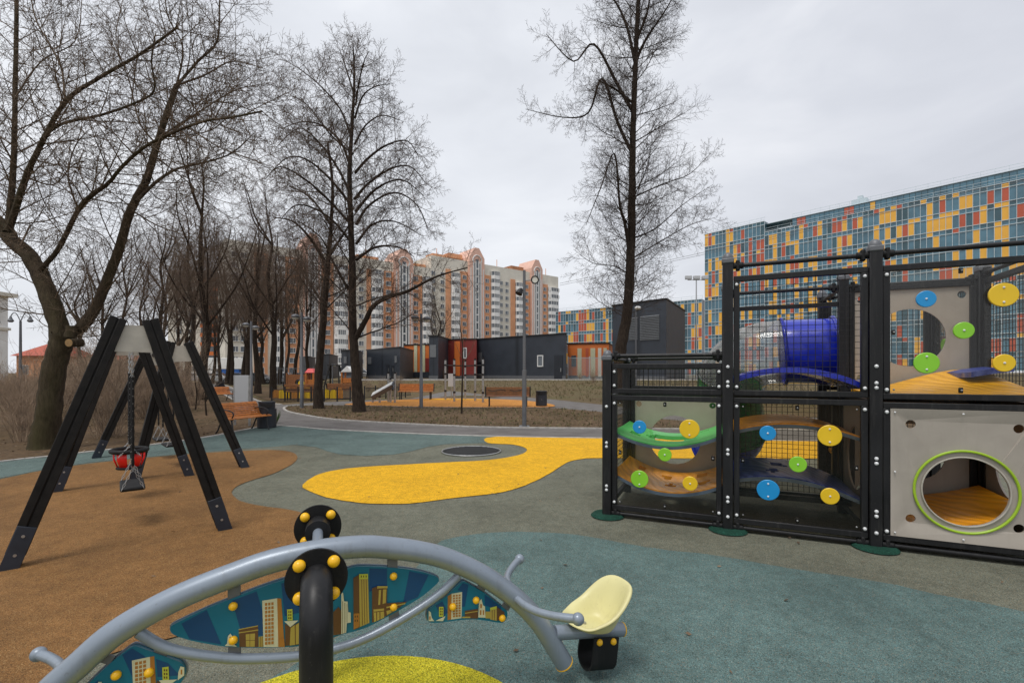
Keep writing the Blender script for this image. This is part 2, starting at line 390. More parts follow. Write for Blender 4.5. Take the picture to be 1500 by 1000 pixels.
# ---------------------------------------------------------------- terrain
FOOT = [(-40, 46), (-8, 42.5), (-2.6, 34.5), (.8, 30), (4.2, 23.2), (7, 19), (400, 19)]
def foot(x):
    for (a, b), (c, d) in zip(FOOT, FOOT[1:]):
        if x <= c: return b+(d-b)*max(0, min(1, (x-a)/(c-a)))
    return FOOT[-1][1]
def sstep(t): t = max(0, min(1, t)); return t*t*(3-2*t)
TOPZ = .69
def tz(x, y):
    f0 = foot(x); a = sstep((x+19)/5.0) if y < 60 else sstep((x+30)/12)
    return TOPZ*a*max(0, min(1, (y-f0)/(47.5-f0)))
xs = sorted(set([-900,-500,-300,-200,-140,-100,-75,-60,-50,-42,-36]+[i*.8 for i in range(-40, 41)]+[36,42,50,60,75,100,140,200,300,500,900]))
ys = sorted(set([-200,-60,-25,-12,-6]+[i*1.0 for i in range(-3, 60)]+[62,66,72,80,90,105,130,160,200,260,350,500,800,1500]))
mb = MB(); rnd = random.Random(3); vs = []
for y in ys:
    for x in xs:
        z = tz(x, y); 
        if z > .04: z += rnd.uniform(-.05, .05)*min(1, z*3)*(1 if y < 47 else .3)
        vs.append((x, y, z))
nx = len(xs); fs = []
for j in range(len(ys)-1):
    for i in range(nx-1): fs.append((j*nx+i, j*nx+i+1, (j+1)*nx+i+1, (j+1)*nx+i))
mb.add(vs, fs); tag(mb.build('ground', M['grass'], ang=180), kind='structure')
_rr = random.Random(19)
def ragged(pts, amp=.006):
    """hand-trowelled seam: the edge wanders by a few millimetres"""
    out = []; n_ = len(pts); w1 = 0
    for i in range(n_):
        a, b_ = pts[i], pts[(i+1) % n_]; L = (b_-a).length; far = max(2.0, min(a.length, b_.length)); k = max(1, min(14, int(L/(.02*far))))
        for j in range(k):
            q = a.lerp(b_, j/k); w1 = w1*.6+_rr.uniform(-amp, amp)*(1 if far < 14 else 2); out.append(q+V((w1, _rr.uniform(-amp, amp), 0)))
    return out
def patch(name, pts, z, mat, sm=0, world=False, closed_smooth=True):
    p = [V((q[0], q[1], z)) if world else G(q[0], q[1], 0)+V((0,0,z)) for q in pts]
    if sm: p = smooth_line(p, sm, True)
    p = ragged(p); b = MB(); b.sheet(p); return tag(b.build(name, mat, smooth=False), kind='structure')
KERB = [(-420,735),(-150,700),(0,678),(77,669.5),(138,662.5),(237,651),(310,640),(350,632),(378,627),(403,624.5),(440,626.5),(480,630),(600,636),(735,640.5),(890,643),(1100,646),(1400,650),(1900,657)]
kw = [G(*k) for k in KERB]
kws = smooth_line(kw, 5)
# asphalt path: near strip and its left arm
arm_l = [(403,624),(390,614),(374,604),(352,592),(333,581),(318,572),(306,565),(298,561.5)]
arm_r = [(322,561.5),(336,566.5),(350,573),(366,582),(384,589.5),(412,593),(452,590.5),(520,587),(600,584.5),(640,576),(660,572.5)]
back = [(700,577),(769,582),(807,585),(883,593),(960,602),(1100,615)]
patch('asphalt_path', KERB[9:]+[(1900,632),(1300,629),(884,627.5),(1100,625),(960,613),(883,604),(807,594),(775,588),(713,583),(660,580),(625,588),(560,600),(470,602),(430,606)][:2]+
      [(1500,600),(1100,615),(960,602),(883,593),(807,585),(769,582),(700,577),(660,572.5),(640,576),(600,584.5),(520,587),(452,590.5),(412,593),(384,589.5),(366,582),(350,573),(336,566.5),(322,561.5),(298,561.5),(306,565),(318,572),(333,581),(352,592),(374,604),(390,614)], .012, M['asphalt'])
isl = [(416,598),(422,603),(448,608.5),(479,613.5),(528,617.5),(642,623.5),(724,626.5),(884,628),(1300,630.5),(1700,633),(1500,606),(1100,626),(960,614),(883,604.5),(840,600.5),(800,597.5),(700,597.6),(600,596.3),(520,594.5),(470,594.2),(432,595)]
patch('soil_island', isl, .03, M['soil'])
patch('orange_court', [(505,593.8),(560,595.4),(640,597.0),(740,597.3),(802,597),(812,594.5),(795,590.5),(765,587),(735,585.5),(690,584.3),(640,583.8),(600,585.5),(560,587.8),(525,590.5)], .036, M['court'], 4)
patch('yellow_court_edge', [(606,586.2),(640,585),(690,585.4),(735,586.4),(700,586.4),(640,586.3)], .042, M['yellow'])
patch('lawn_island', [(640,582.5),(680,579.5),(710,580.5),(735,583),(700,582.6)], .03, M['grass'])
patch('soil_left', [(-900,800)]+KERB[0:10]+arm_l[1:]+[(290,560),(200,562),(0,566),(-900,575)], .02, M['soil'])
patch('soil_strip', [(345,563.5),(366,575),(388,586),(414,589.5),(452,587),(520,583.5),(520,574),(450,570),(400,566)], .03, M['soil'])
# poured rubber: base and coloured fields
base = [V((p.x, p.y, .016)) for p in kws]+[V((30, -6, .016)), V((-30, -6, .016))]
b = MB(); b.sheet(base); tag(b.build('rubber_surface', M['olive'], smooth=False), kind='structure')
brown_far = [(-300,768),(-120,727),(0,704),(60,691.5),(130,681),(210,672.5),(300,665),(360,661.5),(400,660.5),(425,663),(435,670),(430,680),(402,695),(365,706.5),(346,715),(340,725),(352,736),(384,743.5),(428,750),(452,760),(462,785),(455,815),(430,850),(380,895),(290,928),(180,958),(90,990),(20,1050),(-100,1150)]
teal_far = KERB[0:14]+[(727,641),(714,649.7),(652,651.6),(626,655.5),(603,662),(577,667),(535,669),(499,667),(479,662),(463,656),(430,652.5),(400,655.5),(360,658),(300,663),(210,671),(130,679),(60,690),(0,702.5),(-120,725),(-400,778)]
patch('teal_field', teal_far, .020, M['teal'])
patch('blue_grey_field', [(640,800),(661,791),(700,784.5),(740,781.5),(800,782.5),(860,788),(945,804),(1052,817),(1159,836),(1287,855),(1372,874),(1500,900),(1900,1000),(2600,1400),(1500,1900),(600,1700),(300,1300),(330,1050),(420,985),(500,935),(560,890),(600,845)], .020, M['teal2'], 3)
b = MB(); b.sheet(ragged(smooth_line([G(*p)+V((0,0,.024)) for p in brown_far], 5))+[V((-6, .6, .024)), V((-9, 2, .024))])
tag(b.build('brown_field', M['brown'], smooth=False), kind='structure')
yl = [(727,640.8),(884,642.6),(1050,644.8),(1260,647.5),(1310,655),(1290,668),(1200,673),(1050,673),(884,672.5),(851,674),(830,679.5),(806,695),(783,707),(757,717.5),(724,725),(659,732.5),(610,739),(577,740.5),(528,739),(479,731),(450,720),(443.5,714),(450,706),(466,697),(492,690.5),(528,686),(593,682),(659,678.5),(708,676),(740,672),(763,667),(772,661),(766,656),(750,652.3),(714,649.8)]
patch('yellow_field', yl, .024, M['yellow'], 4)
b = MB(); b.sheet([V((-.62+.87*math.cos(a*math.pi/32), 1.62+.87*math.sin(a*math.pi/32), .026)) for a in range(64)])
tag(b.build('lime_disc_field', M['lime'], smooth=False), kind='structure')
def kerb(name, pts, wd=.09, h=.035, mat='kerb', z=0):
    b = MB()
    for p, q in zip(pts, pts[1:]):
        d = (q-p).normalized(); b.bar(p+V((0,0,h/2+z)), q+d*.01+V((0,0,h/2+z)), wd, h)
    return tag(b.build(name, M[mat], smooth=False), kind='structure')
kerb('kerb_line', kws)
kerb('island_kerb', smooth_line([G(*p) for p in [(440,594.6),(424,595.5),(416,598.2),(422,603.5),(448,609),(479,614),(528,618),(642,624),(724,627),(884,628.7),(1300,631.2)]], 5), .09, .045)
kerb('path_kerb', smooth_line([G(*p) for p in arm_l], 4), .09, .05)
kerb('path_kerb', smooth_line([G(*p) for p in arm_r[:6]], 4), .09, .05)
kerb('court_kerb', smooth_line([G(*p) for p in [(505,594.3),(560,596),(640,597.6),(740,598),(803,597.6)]], 3), .1, .05, 'lampgrey')
# pale walk along the top of the bank
b = MB()
b.box((12, 48.6, TOPZ+.03), (56, 1.9, .12)); tag(b.build('bank_walk', M['kerb'], bevel=0), kind='structure')
# ---------------------------------------------------------------- small litter on the soil: dry leaves
rnd = random.Random(11); b = MB(); LS = (.018, .042)
def leaves(n, x0, x1, y0, y1, inside, z0):
    k = 0
    while k < n:
        x = rnd.uniform(x0, x1); y = rnd.uniform(y0, y1)
        if not inside(x, y): continue
        k += 1; s = rnd.uniform(*LS); a = rnd.uniform(0, 6.28); tl = rnd.uniform(-.4, .4)
        c = V((x, y, tz(x, y)+z0+.012)); u = V((math.cos(a), math.sin(a), tl))*s; v = V((-math.sin(a), math.cos(a), rnd.uniform(-.4,.4)))*s*.6
        b.add([c-u, c-v, c+u, c+v], [(0,1,2,3)], rnd.randrange(3))
def inpoly(poly):
    P = [(p.x, p.y) for p in poly]
    def f(x, y):
        c = False; j = len(P)-1
        for i in range(len(P)):
            if (P[i][1] > y) != (P[j][1] > y) and x < (P[j][0]-P[i][0])*(y-P[i][1])/(P[j][1]-P[i][1])+P[i][0]: c = not c
            j = i
        return c
    return f
leaves(1500, -13, 6, 12, 22, inpoly([G(*p) for p in isl]), .03)
leaves(5200, -26, -6.2, 7, 30, inpoly([G(*p) for p in ([(-900,800)]+KERB[0:10]+arm_l[1:]+[(290,560),(-900,575)])]), .02)
LS = (.008, .022); leaves(220, -8, 7, 2.2, 11.5, inpoly([V((p.x, p.y, 0)) for p in base]), .018)
lm = [plain('dry_leaf_a', (.15,.10,.06), .9), plain('dry_leaf_b', (.085,.055,.03), .9), plain('dry_leaf_c', (.22,.16,.10), .9)]
tag(b.build('leaf_litter', lm, smooth=False), 'dry fallen leaves scattered over the bare soil', 'leaves', kind='stuff')
b = MB(); rnd = random.Random(5)
def tuft(c, n, h, m=0):
    for _ in range(n):
        a = rnd.uniform(0, 6.28); l = rnd.uniform(.4, 1)*h; r = rnd.uniform(0, .06); p = c+V((math.cos(a)*r, math.sin(a)*r, 0))
        t = V((math.cos(a)*l*.5, math.sin(a)*l*.5, l)); sd = V((-math.sin(a), math.cos(a), 0))*.012
        b.add([p-sd, p+sd, p+t], [(0,1,2)], m if rnd.random() < .75 else 1-m)
for _ in range(5200):
    x = rnd.uniform(-16, 22); y = rnd.uniform(20, 47)
    if y < foot(x)+.3: continue
    tuft(V((x, y, tz(x, y)-.01)), 5, .22, 1 if rnd.random() < .84 else 0)
ii = inpoly([G(*p) for p in isl])
for _ in range(2600):
    x = rnd.uniform(-12, 6); y = rnd.uniform(12, 22)
    if ii(x, y): tuft(V((x, y, .03)), 4, .09, 1 if rnd.random() < .7 else 0)
tag(b.build('grass_tufts', [plain('grass_green', (.09,.095,.035), .9, var=.4, scale=3), plain('grass_straw', (.19,.145,.075), .9, var=.35, scale=3)], smooth=False), 'dry straw coloured grass tufts on the bank and soil island', 'grass', kind='stuff')
# ================================================================ CLIMBING FRAME
O = G(1066, 779.5); U = (G(1283, 807)-G(890, 759)); U.z = 0; U.normalize(); Vd = V((-U.y, U.x, 0)); LM = 1.13; Z3 = V((0,0,1))
AX = (U, Vd, Z3)
def Q(u, v, z): return O+U*(u*LM)+Vd*(v*LM)+Z3*z
def fp(px, py, v=0.0):           # pixel -> point on the facade plane v
    return onplane(px, py, O+Vd*(v*LM), U)
cf = thing('climbing_frame', O, 'black cube climbing frame with wire mesh, clear panels and coloured discs', 'climbing frame')
POST = [(-1,0,1.73),(0,0,2.62),(1,0,2.62),(2,0,2.62),(-1,1,1.73),(0,1,2.55),(1,1,2.58),(2,1,2.58),(1,2,2.55),(2,2,2.6)]
for (i, j, h) in POST:
    b = MB(); c = Q(i, j, 0)
    b.box(c+Z3*(h-.09)/2, (.092, .092, h-.09), AX)
    po = b.build('post', M['black'], cf, bevel=.008)
    b = MB(); b.box(c+Z3*(h-.085), (.106, .106, .05), AX); b.sph(c+Z3*(h-.065), (.052, .052, .065), 16)
    b.build('post_cap', M['lampgrey'], po, bevel=.01)
    if j == 0:
        b = MB(); b.add(*[[c+V((math.cos(a*math.pi/16)*.17*(1-k*.14), math.sin(a*math.pi/16)*.17*(1-k*.14), .026+k*.022)) for k in (0,1) for a in range(32)], [tuple(range(32,64))]+[(a,(a+1)%32,32+(a+1)%32,32+a) for a in range(32)]])
        b.build('base_pad', M['green_cap'], cf)
        for z in ([.16,.3,.34,.74,.78,1.37,1.41,1.55] if h > 2 else [.3,.34,.74,.78,1.15]):
            b = MB(); b.sph(c-Vd*.047+Z3*z, (.016, .016, .016), 10); b.build('bolt', M['bolt'], po)
def beam(b, u0, v0, z0, u1, v1, z1, w=.055, h=.055, ins=.048):
    p = Q(u0, v0, z0); q = Q(u1, v1, z1); d = (q-p).normalized()
    if abs(d.z) < .5: p = p+d*ins; q = q-d*ins
    b.bar(p, q, w, h, None if abs(d.z) < .5 else U)
def frame(u0, v0, u1, v1, z0, z1, name='panel_frame'):
    b = MB(); d = (Q(u1, v1, 0)-Q(u0, v0, 0)).normalized(); a = Q(u0, v0, 0)+d*.05; e = Q(u1, v1, 0)-d*.05; n = Z3.cross(d)
    s = .05
    b.box((a+e)/2+Z3*(z0+s/2), ((e-a).length, s, s), (d, n, Z3)); b.box((a+e)/2+Z3*(z1-s/2), ((e-a).length, s, s), (d, n, Z3))
    for p in (a+d*s/2, e-d*s/2): b.box(p+Z3*(z0+z1)/2, (s, s, z1-z0-2*s), (d, n, Z3))
    o = b.build(name, M['black'], cf, bevel=.005)
    fr = v0 == 0 and v1 == 0
    if fr:
        for p in (a+d*s/2, e-d*s/2):
            for z in (z0+.08, z1-.08): b = MB(); b.sph(p-n*.027+Z3*z, .0155, 10); b.build('bolt', M['bolt'], o)
    return o, a+d*s, e-d*s, d, n
def mesh_fill(o, a, e, z0, z1, sp=.052):
    b = MB(); L = (e-a).length; d = (e-a).normalized(); k = int(L/sp)
    for i in range(1, k+1): b.tube([a+d*(L*i/(k+1))+Z3*z0, a+d*(L*i/(k+1))+Z3*z1], .003, 4, cap=False)
    k = int((z1-z0)/sp); n = Z3.cross(d)*.0045
    for i in range(1, k+1): b.tube([a+n+Z3*(z0+(z1-z0)*i/(k+1)), e+n+Z3*(z0+(z1-z0)*i/(k+1))], .003, 4, cap=False)
    b.build('wire_mesh', M['black'], o)
def circ(c, r, d, n=40, up=Z3): return [c+d*(r*math.cos(2*math.pi*i/n))+up*(r*math.sin(2*math.pi*i/n)) for i in range(n)]
def panel_fill(o, a, e, d, n, z0, z1, mat, holes=(), th=.014, off=0, name='panel'):
    a = a+n*off; e = e+n*off
    loops = [[a+Z3*z0, e+Z3*z0, e+Z3*z1, a+Z3*z1]]+[circ(c, r, d) for c, r in holes]
    b = MB(); b.holed(loops, n*th)
    pn = b.build(name, mat, o)
    if name == 'clear_panel':
        L_ = (e-a).length
        for t, z in [(x, y) for x in (.03, .5, .97) for y in (.03, .5, .97) if (x, y) != (.5, .5)]:
            sc_ = MB(); q = a+d*(L_*t)+Z3*(z0+(z1-z0)*z); sc_.sph(q-n*.006, .0085, 8); sc_.build('screw', M['steel'], pn)
            if t == .5 or z == .5: br = MB(); br.box(q+n*.012-d*(0 if t == .5 else .02*(t-.5)/.47)*0, (.03, .016, .045), (d, n, Z3)); br.build('bracket', M['black'], pn, bevel=.006)
    return pn
def disc(px, py, rpx, mat, parent, v=-.035, screws=1):
    c = fp(px, py, v); Y = c.y; r = rpx/FOC*Y
    b = MB(); b.tube([c, c-Vd*.012, c-Vd*.015], [r, r, r-.004], 36)
    o = b.build('disc', M[mat], parent, ang=20)
    b = MB()
    for k in ([0] if screws == 1 else [-r*.62, r*.62]): b.sph(c-Vd*.016+Z3*k, (.009, .009, .009), 8)
    b.cyl(c+Vd*.05, c, .012, 8)
    b.build('screw', M['bolt'], o)
# --- front faces
oa, a, e, d, n = frame(-1,0,0,0,.10,1.265); za = (.15, 1.215)
pa = panel_fill(oa, a, e, d, n, *za, M['clear'], name='clear_panel', th=.008)
for x in ((937,625,9.6,'dblue',1),(1010,628,13.9,'dyellow',2),(974,665.5,9.6,'dgreen',1),(937,701,12.5,'dgreen',2),(1011,707.5,10.4,'dyellow',1)): disc(x[0],x[1],x[2],x[3],pa,-.02,x[4])
ob, a, e, d, n = frame(0,0,1,0,.10,1.265)
pb = panel_fill(ob, a, e, d, n, *za, M['clear_dim'], name='clear_panel', th=.008)
for x in ((1124.5,634,10.8,'dblue',1),(1215,637.5,15.3,'dyellow',2),(1168.5,679.5,11.5,'dgreen',1),(1125,717,14.9,'dblue',2),(1215.5,726,11.9,'dyellow',1)): disc(x[0],x[1],x[2],x[3],pb,-.02,x[4])
oc, a, e, d, n = frame(1,0,2,0,.10,1.25)
cc = fp(1413, 720); rr = .272; hs = [(cc, rr)]
for (x, y) in ((1334,621),(1493,628),(1334,759),(1493,774)): hs.append((fp(x, y), .034))
pc = panel_fill(oc, a, e, d, n, .15, 1.20, M['beige'], hs, .018, -.03, 'holed_panel')
b = MB(); b.tube(circ(cc-Vd*.013, rr+.052, U, 64), .010, 8, closed=True); b.build('lime_ring', M['limering'], pc)
b = MB(); b.tube(circ(cc-Vd*.010, rr+.002, U, 64), .006, 8, closed=True); b.build('hole_rim', M['beigeplate'], pc)
for zz in (.18, .68, 1.17):
    for t in (.03, .5, .97):
        if not (zz == .68 and t == .5): b = MB(); b.sph(a+(e-a)*t-n*.035+Z3*zz, .008, 8); b.build('screw', M['bolt'], pc)
o1, a, e, d, n = frame(-1,0,0,0,1.285,1.585); mesh_fill(o1, a, e, 1.335, 1.535)
o2, a, e, d, n = frame(0,0,1,0,1.285,2.39); mesh_fill(o2, a, e, 1.335, 2.34, .055)
o3, a, e, d, n = frame(1,0,2,0,1.275,2.39)
p3 = panel_fill(o3, a, e, d, n, 1.325, 2.34, M['clear'], name='clear_panel', th=.008)
for x in ((1356,438,12,'dblue',1),(1469,432,17.2,'dyellow',2),(1411,484,12.2,'dgreen',1),(1356.5,531.5,15.3,'dgreen',2),(1470,531.5,12.8,'dyellow',1)): disc(x[0],x[1],x[2],x[3],p3,-.02,x[4])
def rail(u0, v0, u1, v1, z, r=.02, grip=True):
    p = Q(u0, v0, z); q = Q(u1, v1, z); d = (q-p).normalized()
    b = MB(); b.cyl(p+d*.04, q-d*.04, r, 14); o = b.build('rail', M['black'], cf)
    if grip:
        for c, s in ((p+d*.085, 1), (q-d*.085, -1)):
            b = MB(); b.box(c+Z3*.0, (.035, .06, .10), (d, Z3.cross(d), Z3)); b.cyl(c-d*.05, c+d*.05, .03, 12)
            b.build('clamp', M['blackmat'], o, bevel=.012)
for (u0, u1, z) in ((-1,0,1.665),(0,1,2.49),(1,2,2.49),(-1,0,.06),(0,1,.06),(1,2,.06)): rail(u0, 0, u1, 0, z)
for (u0,v0,u1,v1,z) in ((-1,1,0,1,1.665),(0,1,1,1,2.4),(1,1,2,1,2.4),(2,0,2,1,2.45),(1,1,1,2,2.4),(2,1,2,2,2.45),(1,2,2,2,2.45),(-1,0,-1,1,1.64),(1,1,2,2,2.38)): rail(u0, v0, u1, v1, z, .02, (u0, v0) != (1,1) or (u1, v1) != (2,2))
# --- sides and back
o, a, e, d, n = frame(-1,0,-1,1,.10,1.265); mesh_fill(o, a, e, .15, 1.215)
o, a, e, d, n = frame(-1,1,0,1,.10,1.265)
bc = Q(-.5,1,.69); hs = [(bc, .29)]+[(bc+U*i*.42+Z3*j*.42, .035) for i in (-1,1) for j in (-1,1)]
panel_fill(o, a, e, d, n, .15, 1.215, M['beige'], hs, .016, 0, 'holed_panel')
o, a, e, d, n = frame(-1,1,0,1,1.285,1.585); mesh_fill(o, a, e, 1.335, 1.535)
o, a, e, d, n = frame(0,1,1,1,.10,1.265); mesh_fill(o, a, e, .15, 1.215)
o, a, e, d, n = frame(1,0,1,1,.10,1.265); bc = Q(1,.5,.69)
panel_fill(o, a, e, d, n, .15, 1.215, M['beige'], [(bc, .30)], .016, 0, 'holed_panel')
b = MB(); beam(b, 0,1,2.22,1,1,2.22,.045,.045); b.build('cross_bar', M['black'], cf, bevel=.004)
for (z0, z1, z) in ((.10,1.25,.69),(1.275,2.39,1.85)):
    o, a, e, d, n = frame(1,1,2,1,z0,z1); bc = Q(1.5,1,z)
    hs = [(bc, .29)]+[(bc+U*i*.41+Z3*j*.41, .035) for i in (-1,1) for j in (-1,1)]
    panel_fill(o, a, e, d, n, z0+.05, z1-.05, M['beige'], hs, .016, 0, 'holed_panel')
o, a, e, d, n = frame(2,0,2,1,1.275,2.39); mesh_fill(o, a, e, 1.325, 2.34)
o, a, e, d, n = frame(2,0,2,1,.10,1.25); panel_fill(o, a, e, d, n, .15, 1.2, M['beige'], [(Q(2,.5,.69), .3)], .016, 0, 'holed_panel')
o, a, e, d, n = frame(2,1,2,2,1.275,2.39); mesh_fill(o, a, e, 1.325, 2.34)
pz = panel_fill(o, a, e, d, n, 1.325, 2.34, M['clear'], th=.008, off=.02, name='clear_panel')
for (t, z, r, mm) in ((.3,2.0,.085,'dyellow'),(.25,1.55,.085,'dyellow'),(.7,1.8,.07,'dgreen'),(.7,2.1,.06,'dblue')):
    b = MB(); c = a+(e-a)*t+Z3*z; b.cyl(c-n*.03, c+n*.045, r, 28); b.build('disc', M[mm], pz)
o, a, e, d, n = frame(1,2,2,2,1.275,2.39); mesh_fill(o, a, e, 1.325, 2.34)
o, a, e, d, n = frame(1,2,2,2,.10,1.25); mesh_fill(o, a, e, .15, 1.2)
# --- moulded decks
def deck(u0, u1, v0, v1, zf, mat, name='deck', th=.045, holes=(), nu=28, edge=True, rise=0.0):
    """curved deck: zf(t) is its height along u"""
    nv = 12; b = MB(); top = []; vs = []; fs = []
    for j in range(nv+1):
        for i in range(nu+1):
            t = i/nu; s = j/nv; z = zf(t)-.02*math.sin(math.pi*s)**2*.4+rise*s*sstep(t*1.15)
            vs.append(Q(u0+(u1-u0)*t, v0+(v1-v0)*s, z))
    K = len(vs); vs += [p-Z3*th for p in vs]
    skip = set()
    for j in range(nv):
        for i in range(nu):
            t = (i+.5)/nu; s = (j+.5)/nv
            if any(((t-h[0])/h[2])**2+((s-h[1])/h[3])**2 < 1 for h in holes): skip.add((i, j))
    W1 = nu+1
    for j in range(nv):
        for i in range(nu):
            if (i, j) in skip: continue
            q = (j*W1+i, j*W1+i+1, (j+1)*W1+i+1, (j+1)*W1+i); fs.append(q); fs.append(tuple(K+x for x in reversed(q)))
            for (di, dj, p1, p2) in ((0,-1,q[1],q[0]),(0,1,q[3],q[2]),(-1,0,q[0],q[3]),(1,0,q[2],q[1])):
                ii, jj = i+di, j+dj
                if ii < 0 or jj < 0 or ii >= nu or jj >= nv or (ii, jj) in skip: fs.append((p1, p2, K+p2, K+p1))
    b.add(vs, fs); o = b.build(name, mat, cf, ang=50)
    if edge:
        b = MB(); pts = [Q(u0+(u1-u0)*i/nu, v0, zf(i/nu)-th*.62)-Vd*.004 for i in range(nu+1)]
        for p, q in zip(pts, pts[1:]): b.bar(p, q, .010, .030)
        b.build('deck_edge', M['edge'], o)
    return o
def arc(zl, zm, zr):
    def f(t): return zl*(1-t)*(1-2*t)+zm*4*t*(1-t)+zr*t*(2*t-1)
    return f
HS = ((.2,.35,.055,.09),(.52,.3,.06,.09),(.45,.7,.06,.09),(.82,.35,.06,.09),(.8,.75,.06,.09),(.18,.75,.055,.09))
deck(-.96,-.04,.05,.95,arc(.90,.775,.915),M['deck_g'],holes=((.5,.55,.24,.22),(.15,.4,.05,.08)))
deck(-.96,-.04,.05,.95,arc(.475,.315,.44),M['deck_o'],holes=HS)
deck(.04,.96,.05,.95,arc(.955,1.04,.93),M['deck_o'])
deck(.04,.96,.05,.95,arc(.50,.545,.385),M['deck_b'],holes=((.35,.3,.06,.1),(.42,.65,.07,.1)))
deck(.05,.95,.06,.94,arc(1.45,1.545,1.40),M['slideblue'],th=.05,edge=False)
deck(1.05,1.95,.06,.94,arc(1.325,1.315,1.335),M['deck_y'],rise=.20)
deck(1.72,1.97,.45,.94,arc(1.50,1.53,1.55),M['deck_b'],edge=False,nu=12)
deck(1.05,1.95,.06,.94,arc(.24,.27,.42),M['deck_o'])
deck(1.05,1.95,1.06,1.95,arc(.55,.62,.66),M['deck_o'])
deck(1.05,1.95,1.06,1.95,arc(1.40,1.42,1.42),M['deck_b'],edge=False)
# --- tube slide: blue mouth, clear bend, green and blue lower turns
c = [Q(1.0,1.5,1.745), Q(.78,1.5,1.745), Q(.56,1.5,1.745), Q(.30,1.51,1.70), Q(.10,1.58,1.53), Q(.03,1.68,1.27), Q(.06,1.78,1.0), Q(.10,1.92,.76), Q(.06,2.15,.57), Q(-.10,2.40,.47)]
cs = smooth_line(c, 8)
rT = .385
sl = cf
def slide_part(i0, i1, mat, flange=True, name='slide_tube'):
    b = MB(); b.tube(cs[i0:i1+1], rT, 36, cap=False)
    b.tube(list(reversed(cs[i0:i1+1])), rT-.012, 36, cap=False)
    if flange:
        for i in (i0, i1):
            t = (cs[min(i+1, len(cs)-1)]-cs[max(i-1, 0)]).normalized()
            b.tube([cs[i]-t*.012, cs[i]+t*.012], rT+.03, 36); 
    return b.build(name, M[mat], cf, ang=50)
b = MB()
def open_tube(i0, i1, mat):
    b = MB(); b.tube(cs[i0:i1+1], rT, 40, cap=False)
    for i in (i0, i1):
        t = (cs[min(i+1, len(cs)-1)]-cs[max(i-1, 0)]).normalized(); s = t.orthogonal().normalized()
        ring = [cs[i]+(Quaternion(t, 2*math.pi*k/36) @ s)*(rT+.012) for k in range(36)]
        b.tube(ring, .02, 8, closed=True)
    b.build('slide_tube', M[mat], cf, ang=50)
open_tube(0, 16, 'slideblue'); open_tube(16, 36, 'slideclear'); open_tube(36, 56, 'slidegreen'); open_tube(56, 72, 'slideblue')
# --- feet below the slide and the lower step bars
b = MB(); beam(b, 0,.5,.25,1,.5,.25,.05,.05); beam(b, 0,.85,.2,1,.85,.2,.05,.05); b.build('cross_bar', M['black'], cf, bevel=.004)
# ================================================================ SEESAW
SN = V((-.37,.93,0)).normalized(); SA = V((SN.y, -SN.x, 0)); S0 = V((-.762,1.872,0))
def sp(px, py, off=0.0): return onplane(px, py, S0+SN*off, SA)
ss = thing('seesaw', (S0.x, S0.y, 0), 'grey-blue arched seesaw with printed city panels and a pale yellow seat', 'seesaw')
arch_px = [(-10,1080),(40,1045),(80,1004),(114,974),(160,933),(208,902),(268,871),(340,842),(400,821),(470,806),(530,800),(570,802),(610,807),(652,817),(700,838),(736,861),(766,885),(790,912),(808,940),(826,970)]
arch = smooth_line([sp(*p) for p in arch_px], 5)
e0 = arch[0]; dd = (arch[0]-arch[4]).normalized()
b = MB(); b.tube([e0+dd*.08]+arch, .044, 24); b.build('beam', M['greypipe'], ss, ang=50)
b = MB(); t = (arch[-1]-arch[-2]).normalized(); b.tube([arch[-1]-t*.001, arch[-1]+t*.004], .0455, 24); b.build('end_cap', M['orangecap'], ss)
low = smooth_line([sp(*p) for p in [(203,925),(234,944),(268,954.5),(316,961.5),(364,964),(440,960),(500,947),(540,932),(580,911),(620,886.5),(650,864),(672,842)]], 5)
b = MB(); b.tube(low, .0185, 16); b.build('lower_rod', M['greypipe'], ss)
def c1(x, y): return (100+x/4.167, 830+y/4.167)
def c2(x, y): return (500+x/5, 800+y/5)
TH = .016
def art_panel(outline, f, polys, bolts, sm=3, back=.004):
    out = [sp(*f(*p), 0.0) for p in outline]
    outs = smooth_line(out, sm, True) if sm else out
    b = MB(); b.holed([outs], SN*TH); o = b.build('city_panel', M['pteal'], ss, ang=40)
    b = MB(); cen = sum(outs, V())/len(outs)
    b.holed([[p+(p-cen).normalized()*.005 for p in outs]], SN*.006)
    b.v = [tuple(V(v)+SN*(TH+.001)) for v in b.v]; b.build('backing', M['greypipe'], o)
    layers = {}
    for k, (mt, pts) in enumerate(polys): layers.setdefault(mt, []).append((k, pts))
    b = MB(); mats = list(layers)
    for mt, L in layers.items():
        for k, pts in L:
            off = -(.0005+.00006*k); w3 = [sp(*f(*p), off) for p in pts]
            tri = tessellate_polygon([w3]); fs = []
            for t in tri:
                aa, bb, cc2 = (w3[i] for i in t)
                if (bb-aa).cross(cc2-aa).dot(SN) > 0: t = (t[0], t[2], t[1])
                fs.append(tuple(t))
            b.add(w3, fs, mats.index(mt))
    b.build('city_print', [M[m] for m in mats], o, smooth=False)
    for (x, y) in bolts:
        bb = MB(); c = sp(*f(x, y), 0); bb.sph(c-SN*.004, .0155, 16); bb.build('bolt_cap', M['orangecap'], o)
    return o
def rect(x0, y0, x1, y1): return [(x0,y0),(x1,y0),(x1,y1),(x0,y1)]
